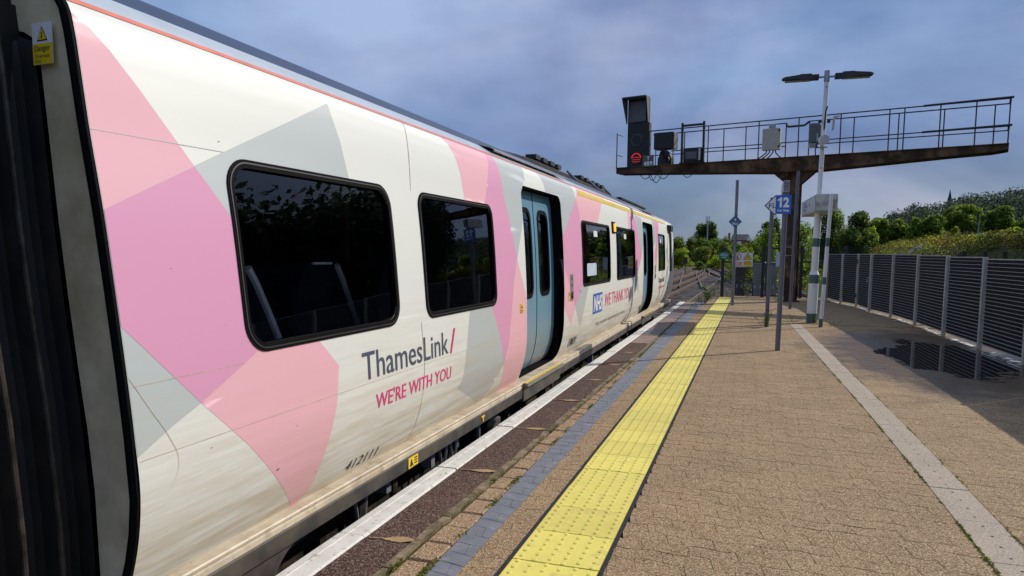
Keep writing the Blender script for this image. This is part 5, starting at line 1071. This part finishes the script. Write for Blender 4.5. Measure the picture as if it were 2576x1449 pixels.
m = MB(); [m.plate(O, X, Zv, [(-a, z), (a, z), (a, z + .014), (-a, z + .014)], .001, d0=.0042) for a, z in ((.07, .075), (.13, .03), (.13, .005), (.11, -.02), (.07, -.075), (.07, -.06))]; m.build('print_lines', M['lightb'], s)
t, O, s = flat_sign('danger_sign', 'white warning sign with a no-walking symbol and a yellow electric triangle on the mesh', -.222, 25.235, 1.246, .652, .462, 'signw')
m = MB(); m.plate(O, X, Zv, ring(-.165, .085, .098, .122, 28), .001, d0=.0042); m.plate(O, X, Zv, [(-.30, -.20), (-.03, -.20), (-.03, -.085), (-.30, -.085)], .001, d0=.0042)
a_ = R(-50); ca, sa = math.cos(a_), math.sin(a_); m.plate(O, X, Zv, [(-.165 + x * ca - y * sa, .085 + x * sa + y * ca) for x, y in ((-.1, -.009), (.1, -.009), (.1, .009), (-.1, .009))], .001, d0=.0048); m.build('red_print', M['signred'], s)
m = MB(); m.plate(O, X, Zv, [(.05, .02), (.27, .02), (.16, .20)], .001, d0=.0046); m.plate(O, X, Zv, [(.03, -.20), (.30, -.20), (.30, -.05), (.03, -.05)], .001, d0=.0042); m.build('yellow_print', M['sty'], s)
m = MB(); m.plate(O, X, Zv, [(.022, .004), (.298, .004), (.16, .228)], .001, d0=.0036); m.plate(O, X, Zv, bolt(.16, .085, .055), .001, d0=.0058)
m.plate(O, X, Zv, [(-.165 + x * .105, .072 + y * .075) for x, y in WALK], .001, d0=.0044); m.plate(O, X, Zv, circ(-.16, .142, .018, 12), .001, d0=.0044)
text_on(m, 'Danger', O, X, Zv, .07, .25, -.095, -.062, .0056, .03); text_on(m, 'Do not touch', O, X, Zv, .06, .27, -.135, -.110, .0056); text_on(m, 'the live rail', O, X, Zv, .06, .26, -.172, -.147, .0056); m.build('black_print', M['black'], s)
m = MB(); [m.plate(O, X, Zv, [(-.27, z), (-.06, z), (-.06, z + .016), (-.27, z + .016)], .001, d0=.0056) for z in (-.12, -.15, -.18)]; m.build('white_lines', M['lwhite'], s)
t, O, s = flat_sign('notice_board', 'pale blue notice on the mesh gate, half hidden by the gantry column', .91, 25.235, 1.265, .16, .475, 'lightb')
# track-side cabinets behind the fence
def cabinet(label, x0, x1, y0, y1, z1, name='relay_cabinet', mt='cab'):
    t = thing(name, label, 'cabinet', ((x0 + x1) / 2, (y0 + y1) / 2, -.9)); MB().box(x0, x1, y0, y1, -.9, z1 - .05).build('case', M[mt], t, bevel=.01)
    MB().box(x0 - .03, x1 + .03, y0 - .04, y1 + .04, z1 - .049, z1).build('roof', M['cabtop'] if mt == 'cab' else M['sole'], t, bevel=.008)
    n_ = 2
    for i in range(n_): a = x0 + .03 + (x1 - x0 - .03) * i / n_; dd = MB().box(a, a + (x1 - x0) / n_ - .04, y0 - .012, y0 - .001, -.75, z1 - .12).build('door', M[mt], t); MB().box(a + .05, a + .08, y0 - .03, y0 - .013, .2, .32).build('handle', M['cabtop'], dd)
    return t
cabinet('tall grey relay cabinet behind the mesh, just right of the warning sign', .12, .52, 27.2, 27.8, 1.14)
cabinet('grey relay cabinet behind the mesh gate, beside the rusty column', .56, .95, 27.3, 27.9, 1.15)
cabinet('dark low equipment box on the ballast behind the warning sign', -.50, -.13, 27.6, 28.0, .95, 'equipment_box', 'sole')
t = thing('track_hoop', 'thin dark hoop rail standing by the grey cabinets behind the mesh', 'rail', (-.1, 26.2, -.9)); MB().path([(-.46, 26.2, -.9), (-.46, 26.2, .42), (-.40, 26.2, .5), (.08, 26.2, .5), (.14, 26.2, .42), (.14, 26.2, -.9)], .018).build('hoop', M['fdark'], t)
t = thing('ground_signal', 'small round grey signal disc on a post beside the track near the train nose', 'signal', (-4.45, 43, -.9)); MB().tube((-4.45, 43, -.9), (-4.45, 43, .1), .05, 8).build('post', M['fdark'], t); MB().tube((-4.45, 42.9, .2), (-4.45, 42.95, .2), .22, 16).build('disc', M['cab'], t)
t = thing('trackside_marker', 'small dark marker board standing between the far rails', 'marker', (-7.6, 92, -.9)); MB().tube((-7.6, 92, -.9), (-7.6, 92, .5), .06, 8).build('post', M['fdark'], t); MB().box(-7.85, -7.35, 91.9, 91.95, .2, 1.0).build('board', M['fdark'], t)

# ------------------------------------------------------------------ foliage
rs = np.random.RandomState(11)
def leaves(lobes, n, size, flat=.0, shell=.55, droop=0.0, seed=None):
    """n leaf quads spread through ellipsoid lobes [(cx, cy, cz, rx, ry, rz)]; returns vertex and face arrays"""
    r_ = rs if seed is None else np.random.RandomState(seed)
    L = np.array(lobes, float); vol = (L[:, 3] * L[:, 4] * L[:, 5]) ** .72; pick = r_.choice(len(L), n, p=vol / vol.sum())
    d = r_.normal(size=(n, 3)); d /= np.linalg.norm(d, axis=1)[:, None]
    rad = shell + (1.06 - shell) * r_.random(n) ** .6
    c = L[pick, :3] + d * rad[:, None] * L[pick, 3:]
    nr = d * .7 + r_.normal(size=(n, 3)) * .6 + np.array([0, 0, .35 + flat]); nr /= np.linalg.norm(nr, axis=1)[:, None]
    t = np.cross(nr, r_.normal(size=(n, 3))); t /= np.linalg.norm(t, axis=1)[:, None]; bt = np.cross(nr, t)
    s = size * r_.uniform(.55, 1.25, n)[:, None]
    v = np.stack([c - t * s, c - bt * s * .55, c + t * s, c + bt * s * .55], 1).reshape(-1, 3)
    sn = d * .85 + r_.normal(size=(n, 3)) * .32; sn /= np.linalg.norm(sn, axis=1)[:, None]      # leaves of a clump face outward together
    return v, np.repeat(sn, 4, axis=0)
def quadmesh(name, vn, m, parent=None, kind=None):
    v, nv = vn
    if parent is not None: v = v - np.array(ROOT[parent.name])
    n = len(v) // 4; me = bpy.data.meshes.new(name); me.vertices.add(len(v)); me.vertices.foreach_set('co', v.astype(np.float32).ravel())
    me.loops.add(len(v)); me.loops.foreach_set('vertex_index', np.arange(len(v), dtype=np.int32)); me.polygons.add(n); me.polygons.foreach_set('loop_start', np.arange(n, dtype=np.int32) * 4); me.polygons.foreach_set('loop_total', np.full(n, 4, np.int32))
    me.update(calc_edges=True); me.materials.append(m); me.polygons.foreach_set('use_smooth', [True] * n); me.normals_split_custom_set_from_vertices(nv.tolist()); o = link(name, me, parent); tag(o, None, None, None, kind); return o
def tree(name, label, x, y, top, w, mt, n=2600, size=.3, base=None, group='trees and bushes beyond the railway', cat='tree', bare=.0, lob=9, depth=None, trunk=True, seed=0):
    """uneven crown of many small lobes over a trunk with limbs"""
    q = random.Random(seed * 31 + int(x * 10) + int(y)); z0 = gh(x, y) if base is None else base; H = top - z0; dp = depth or w
    t = thing(name, label, cat, (x, y, z0), group)
    lo = []; cb = z0 + H * bare
    for k in range(lob * 3):
        a = q.random() * 6.28; u = q.random(); zz = cb + (top - cb) * ((.16 if trunk else .06) + .74 * u); sp_ = math.sqrt(1 - .85 * u * u) if not trunk else math.sin(math.pi * min(1, max(0.12, (zz - cb) / (top - cb) * .80 + .16)))
        rr = q.uniform(.25, .95) * sp_ ; s = q.uniform(.15, .34)
        lo.append((x + math.cos(a) * w * .5 * rr, y + math.sin(a) * dp * .5 * rr, min(zz, top - s * .30 * (top - cb)), w * .5 * s * q.uniform(.8, 1.3), dp * .5 * s * 1.2, (top - cb) * .5 * s * q.uniform(.75, 1.15)))
    lo.append((x, y, cb + (top - cb) * .48, w * .30, dp * .3, (top - cb) * .38)); lo.append((x + q.uniform(-.1, .1) * w, y, top - (top - cb) * .17, w * .22, dp * .2, (top - cb) * .17))
    quadmesh('crown', leaves(lo, int(n * 2.1), size * .72, shell=.45), M[mt], t)
    if trunk:
        k = MB(); k.tube((x, y, z0 - .1), (x + q.uniform(-.1, .1), y, z0 + H * .5), max(.06, H * .022), 8, max(.03, H * .012))
        for l in lo[:5]: k.tube((x, y, z0 + H * q.uniform(.2, .45)), l[:3], max(.03, H * .01), 6, .015)
        k.build('trunk', M['trunk'], t, True)
    return t
def W(px, d):      # x of the thing that stands d metres ahead in line with column px
    v = m3 @ Vector((px - 1288, 166, -1800)); return v.x / v.y * d
# left, beyond the tracks
big = [
 ('tree', 'dark round-topped tree behind the thin mast, rising above the bushes on the left', -12.0, 205, 10.4, 7.2, 'leafd', 5200, .42, 'tree', 0, 14),
 ('bush', 'grey-green bush band end right beside the train nose', -15.2, 150, 5.0, 4.2, 'leafo', 2600, .26, 'bush', 0, 9),
 ('bush', 'bright yellow-green bush low beside the train nose', -11.2, 112, 2.35, 3.6, 'leafy', 2600, .19, 'bush', 0, 9),
 ('bush', 'mid-green bush left of the dark tree', -13.2, 158, 5.2, 3.6, 'leafo', 2200, .26, 'bush', 0, 8),
 ('bush', 'light green bush under the dark tree', -11.0, 156, 4.9, 3.8, 'leaf', 2400, .26, 'bush', 0, 8),
 ('bush', 'dark green bush among lighter ones left of centre', -9.2, 152, 4.3, 3.0, 'leafd', 2000, .26, 'bush', 0, 8),
 ('bush', 'tall light green bush behind the slim diamond sign pole, left side', -7.6, 154, 4.7, 3.6, 'leaf', 2400, .26, 'bush', 0, 8),
 ('bush', 'olive bush at the far end of the tracks', -9.6, 140, 2.9, 4.6, 'leafo', 2200, .24, 'bush', 0, 8),
 ('bush', 'olive bush below the house on its left', -5.4, 150, 4.0, 3.2, 'leafo', 2200, .25, 'bush', 0, 8),
 ('bush', 'dark bush in front of the house', -2.6, 158, 3.7, 4.2, 'leafd', 2400, .26, 'bush', 0, 8),
 ('bush', 'dark bush right of the house gable', 1.0, 150, 4.3, 3.6, 'leafd', 2200, .26, 'bush', 0, 8),
 ('bush', 'dark small bush top against the sky left of the house', -6.4, 190, 6.0, 2.6, 'leafd', 1200, .3, 'bush', 0, 6),
 ('bush', 'dark round bush beside the marker board on the far track', -6.9, 100, .55, 1.5, 'leafd', 700, .13, 'bush', 0, 5),
 ('bush', 'yellow-green scrub left of the green notice', -4.6, 110, 1.35, 3.4, 'leafy', 1500, .17, 'bush', 0, 7),
 ('bush', 'yellow-green bush behind the warning sign', -.2, 62, 2.05, 2.6, 'leafy', 2000, .13, 'bush', 0, 8),
 ('bush', 'light green bush left of the two diamond-sign poles', .75, 64, 3.0, 2.2, 'leafy', 1800, .14, 'bush', 0, 8),
 ('tree', 'dark tree just behind the white diamond sign', 2.3, 80, 5.2, 3.0, 'leafd', 3000, .18, 'tree', .1, 10),
 ('tree', 'bright feathery green tree left of the rusty column', 1.6, 60, 3.75, 2.0, 'leaf', 2400, .12, 'tree', .0, 9),
 ('tree', 'bright feathery green tree right of the rusty column', 4.1, 58, 3.9, 2.6, 'leaf', 2800, .12, 'tree', .0, 10),
 ('bush', 'yellow-green bush behind the mesh between column and lamp post', 3.0, 52, 2.1, 2.4, 'leafy', 2000, .11, 'bush', 0, 8),
 ('tree', 'dark tree directly behind the lamp post and sign box', 7.6, 72, 5.75, 3.2, 'leafd', 4000, .17, 'tree', 0, 11),
 ('tree', 'dark round tree right of the thin banded pole', 9.9, 70, 5.35, 2.7, 'leafd', 3400, .17, 'tree', 0, 10),
 ('bush', 'small yellow-green bush at the left foot of the tree row behind the grating fence', 11.7, 74, 4.15, 1.5, 'leafy', 1300, .13, 'bush', 0, 7),
 ('tree', 'leftmost broad green tree of the row behind the grating fence', 14.0, 92, 5.7, 2.9, 'leaf', 3200, .19, 'tree', 0, 10),
 ('tree', 'second green tree of the row, with a yellowish top', 16.1, 92, 5.6, 2.3, 'leaf', 2800, .19, 'tree', 0, 10),
 ('tree', 'narrow bright tree in the middle of the row', 17.5, 90, 5.75, 1.9, 'leaf', 2400, .18, 'tree', 0, 9),
 ('tree', 'tallest dark green tree closing the row on the right', 19.2, 90, 5.9, 2.6, 'leaf', 3400, .18, 'tree', 0, 10),
 ('bush', 'yellow-green bush at the right foot of the tree row', 20.7, 88, 4.6, 1.2, 'leafy', 1200, .15, 'bush', 0, 7),
 ('tree', 'big spreading tree with pale bare trunks showing below its crown', 29.2, 120, 8.9, 5.4, 'leaf', 5200, .24, 'tree', .28, 13),
 ('tree', 'big round green tree right of the one with pale trunks', 34.0, 120, 8.7, 4.6, 'leaf', 4600, .24, 'tree', .15, 12),
 ('bush', 'bright green bush below the two big trees', 31.8, 108, 5.2, 4.2, 'leafy', 2600, .2, 'bush', 0, 8),
 ('tree', 'green tree at the right edge of the view', 38.2, 118, 7.9, 4.6, 'leaf', 4200, .24, 'tree', .1, 11),
 ('tree', 'yellowish tree cut by the right edge of the view', 36.5, 100, 6.6, 3.4, 'leafy', 3000, .2, 'tree', 0, 10),
]
for i, (nm, lb, x, y, top_, w_, mt, n_, sz, ct, br, lob) in enumerate(big):
    if nm == 'bush' and x < 3: w_ *= 1.3
    elif nm == 'tree': w_ *= 1.12
    if y >= 95 and x < 0 or y < 86 and 0 < x < 12: x *= .91
    tree(nm, lb, x, y, top_, w_, mt, n_, sz, cat=ct, bare=br, lob=lob, trunk=(nm == 'tree'), seed=i)
t = thing('slender_tree', 'pale slender trunk in front of the big spreading tree', 'tree', (30.3, 117, gh(30.3, 117))); MB().tube((30.3, 117, 2.8), (30.55, 117, 7.4), .10, 6, .05).build('trunk', M['galv'], t)
t = thing('slender_tree', 'short pale bare trunk right of the pale slender trunk', 'tree', (30.9, 117, gh(30.9, 117))); MB().tube((30.9, 117, 2.8), (31.0, 117, 4.9), .09, 6, .06).build('trunk', M['galv'], t)
# scrub belts: low cover nobody could count
def scrub(name, n, area, mt, size, hgt, seed):
    q = np.random.RandomState(seed); lo = []
    for _ in range(n):
        x = q.uniform(area[0], area[1]); y = q.uniform(area[2], area[3])
        if x < interp(y, [26, 60, 100], [4.8, 5.5, 7]): continue
        h = hgt * q.uniform(.5, 1.25); lo.append((x, y, gh(x, y) + h * .4, h * q.uniform(.8, 1.6), h * q.uniform(.8, 1.6), h * q.uniform(.5, .9)))
    quadmesh(name, leaves(lo, n * 70, size, shell=.4, seed=seed), M[mt], None, 'stuff')
scrub('bramble_scrub', 620, (5, 30, 30, 78), 'bram', .085, .62, 3); scrub('bramble_brown', 130, (8, 30, 36, 75), 'bramb', .085, .5, 4); scrub('bramble_green', 130, (6, 34, 40, 85), 'leafy', .09, .6, 5)
scrub('high_scrub', 260, (16, 60, 74, 112), 'bram', .13, .95, 6); scrub('near_scrub', 330, (5.0, 17, 26.5, 44), 'bram', .075, .55, 18); scrub('low_scrub', 160, (4.8, 9, 27, 60), 'leafo', .07, .5, 8)
# scrub along the far left of the tracks
q = np.random.RandomState(9); lo = []
for _ in range(240):
    y = q.uniform(95, 220); x = interp(y, [95, 150, 220], [-9.5, -12.5, -22]) + q.uniform(-16, .5); h = q.uniform(.6, 1.9); lo.append((x, y, -.9 + h * .4, h * 1.2, h * 1.2, h * .9))
for _ in range(130):
    y = q.uniform(75, 150); x = interp(y, [75, 150], [1.0, -5]) + q.uniform(0, 12); h = q.uniform(.5, 1.2); lo.append((x, y, gh(x, y) + h * .4, h * 1.3, h * 1.2, h * .8))
for _ in range(170):
    x = q.uniform(-24, 9); y = q.uniform(160, 195); h = q.uniform(2.6, 5.0); lo.append((x, y, -.9 + h * .5, h * .5, h * .5, h * .55))
quadmesh('trackside_scrub', leaves(lo, 52000, .22, shell=.4, seed=2), M['leafo'], None, 'stuff')
# wooded embankment off to the right, seen only as the reflection in the carriage windows
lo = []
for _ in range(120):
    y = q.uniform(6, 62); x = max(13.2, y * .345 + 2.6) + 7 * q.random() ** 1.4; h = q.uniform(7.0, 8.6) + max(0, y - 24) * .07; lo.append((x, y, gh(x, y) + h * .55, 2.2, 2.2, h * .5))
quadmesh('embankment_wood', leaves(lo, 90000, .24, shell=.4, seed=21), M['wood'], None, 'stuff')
# hill and its wood, with haze and cloud shade in their colours
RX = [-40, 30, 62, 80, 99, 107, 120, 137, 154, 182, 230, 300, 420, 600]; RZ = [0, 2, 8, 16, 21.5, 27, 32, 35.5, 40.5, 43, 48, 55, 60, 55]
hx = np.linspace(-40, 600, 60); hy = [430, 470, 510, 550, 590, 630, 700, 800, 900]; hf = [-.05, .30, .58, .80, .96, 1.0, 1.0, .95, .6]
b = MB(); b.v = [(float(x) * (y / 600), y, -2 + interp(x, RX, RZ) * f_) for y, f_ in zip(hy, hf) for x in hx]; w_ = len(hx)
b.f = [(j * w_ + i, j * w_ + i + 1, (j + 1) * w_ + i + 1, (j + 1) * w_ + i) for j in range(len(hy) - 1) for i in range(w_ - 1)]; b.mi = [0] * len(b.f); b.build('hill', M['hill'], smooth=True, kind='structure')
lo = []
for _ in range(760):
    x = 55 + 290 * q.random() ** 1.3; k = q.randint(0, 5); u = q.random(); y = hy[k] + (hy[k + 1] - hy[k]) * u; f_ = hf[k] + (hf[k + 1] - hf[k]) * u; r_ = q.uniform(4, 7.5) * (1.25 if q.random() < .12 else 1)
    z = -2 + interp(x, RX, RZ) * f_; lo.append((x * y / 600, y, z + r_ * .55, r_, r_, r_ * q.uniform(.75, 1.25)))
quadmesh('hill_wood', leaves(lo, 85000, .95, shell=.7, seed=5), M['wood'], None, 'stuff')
t = thing('church_spire', 'thin dark church spire rising from the wooded hill', 'spire', (182.2, 800, 30)); m = MB(); m.tube((182.2, 800, 30), (182.2, 800, 57), 2.0, 8); m.build('tower', M['spire'], t); m = MB(); m.tube((182.2, 800, 57), (182.2, 800, 66), 1.7, 8, .06); m.build('spire', M['spire'], t)
# house, mast
h = thing('house', 'house with dark roof and white gable peeping over the bushes', 'house', (-3, 200, -.9))
MB().box(-5.4, 0.0, 197, 203, -.9, 5.2).build('wall', M['brickw'], h); m = MB(); m.add([(-4.9, 196.6, 5.1), (.25, 196.6, 5.1), (.25, 203.4, 5.1), (-4.9, 203.4, 5.1), (-4.5, 200, 6.7), (-.5, 200, 6.7)], [(0, 1, 5, 4), (2, 3, 4, 5), (1, 2, 5), (3, 0, 4), (0, 3, 2, 1)]); m.build('roof', M['tile_roof'], h)
m = MB(); m.add([(-.95, 196.5, 5.0), (.35, 196.5, 5.0), (-.3, 196.5, 6.5), (-.95, 196.9, 5.0), (.35, 196.9, 5.0), (-.3, 196.9, 6.5)], [(0, 1, 2), (3, 5, 4), (0, 2, 5, 3), (1, 4, 5, 2)]); m.build('gable', M['gable'], h)
MB().box(-5.6, -5.0, 198, 199, 5.0, 7.0).build('chimney', M['brickw'], h); MB().box(-3.2, -2.2, 196.9, 197.05, 3.6, 4.8).build('window', M['signw'], h)
t = thing('phone_mast', 'thin grey mast with antennas in front of the dark tree', 'mast', (-10.9, 198, -.9)); MB().tube((-10.9, 198, -.9), (-10.9, 198, 10.6), .20, 8, .15).build('pole', M['mast'], t)
for dx, zt in ((-.42, 11.3), (.0, 11.5), (.45, 11.4)): MB().box(-10.9 + dx - .09, -10.9 + dx + .09, 197.9, 198.1, 9.6, zt).build('antenna', M['mast'], t)
MB().box(-11.4, -10.4, 197.9, 198.1, 9.9, 10.0).build('antenna_bar', M['mast'], t)
# pale rubble and wire posts seen over the grating fence
m = MB()
for k in range(60):
    x = 10.2 + 1.4 * rnd.random(); y = 58 + rnd.uniform(-.6, .6); z = gh(x, y) + rnd.uniform(0, .28); s_ = rnd.uniform(.05, .13)
    m.add([(x - s_, y - s_, z), (x + s_, y - s_ * .8, z), (x + s_ * .7, y + s_, z), (x - s_ * .9, y + s_, z), (x, y, z + s_ * rnd.uniform(.8, 1.6))], [(0, 1, 4), (1, 2, 4), (2, 3, 4), (3, 0, 4)])
m.build('rubble', M['debris'], None, kind='stuff')
for k, (px, lb) in enumerate(((2425, 'left'), (2478, 'middle'), (2528, 'right'))):
    x = W(px, 34); t = thing('wooden_post', '%s of the three weathered posts showing above the grating fence on the right' % {'left': 'leftmost', 'middle': 'middle one', 'right': 'rightmost'}[lb], 'post', (x, 34, gh(x, 34)), 'weathered posts behind the fence'); MB().box(x - .07, x + .07, 33.93, 34.07, gh(x, 34) - .2, 1.62).build('post', M['trunk'], t)
# weeds on the platform
def weed(label, x, y, h_, n_, spread, z=0, mt='weed', seed=0):
    q_ = random.Random(seed); t = thing('weed', label, 'weed', (x, y, z), 'weeds growing on the platform'); st_ = MB(); lv = MB()
    for _ in range(n_):
        a = q_.random() * 6.28; r_ = q_.uniform(.2, 1) * spread; hh = h_ * q_.uniform(.45, 1.0); tip = Vector((x + math.cos(a) * r_, y + math.sin(a) * r_, z + hh)); b0 = Vector((x + math.cos(a) * r_ * .25, y + math.sin(a) * r_ * .25, z)); mid = (b0 + tip) / 2 + Zv * hh * .15
        st_.path([b0, mid, tip], .003, 4)
        for k in range(7):
            u = .2 + .8 * k / 6; p = b0.lerp(mid, u * 2) if u < .5 else mid.lerp(tip, u * 2 - 1); b_ = q_.random() * 6.28; ln = h_ * q_.uniform(.16, .30); dv = Vector((math.cos(b_), math.sin(b_), q_.uniform(.1, .7))).normalized(); sd = dv.cross(Zv).normalized() * ln * .2
            lv.add([p, p + dv * ln * .5 + sd, p + dv * ln, p + dv * ln * .5 - sd], [(0, 1, 2, 3)])
    st_.build('stem', M['stem'], t); lv.build('leaf_spray', M[mt], t, kind='stuff')
weed('leafy weed clump round the foot of the white-diamond sign pole', .33, 14.85, .34, 11, .20, seed=1)
weed('low weeds at the foot of the lamp post', 1.42, 16.05, .22, 9, .20, seed=2)
weed('low weeds sprawling left of the lamp post base', .92, 16.4, .14, 10, .34, seed=3)
weed('weeds at the base of the rusty gantry column', .84, 23.3, .32, 9, .22, seed=4)
weed('tall bushy weed at the platform edge left of the yellow strip end', -1.15, 22.6, .50, 22, .28, z=-.02, seed=5)
weed('bushy weed along the joint left of the yellow strip', -1.2, 20.9, .26, 16, .30, seed=6)
weed('small weed further down the joint left of the yellow strip', -1.28, 19.2, .16, 10, .25, seed=7)
weed('weed growing up the mesh beside the cabinets', -.02, 25.1, .55, 12, .18, seed=8)
weed('thin weed at the foot of the mesh right of the column', 1.85, 25.0, .30, 10, .3, seed=9)
weed('little weed beside the thin banded pole', 1.62, 15.5, .14, 7, .16, seed=10)
weed('yellow-green weed standing on the ballast past the platform end', -1.9, 25.5, .75, 12, .25, z=-.9, mt='leafy', seed=11)
weed('pale weed sprig at the mouth of the mesh fence', -1.0, 25.9, .8, 14, .3, z=-.7, seed=12)
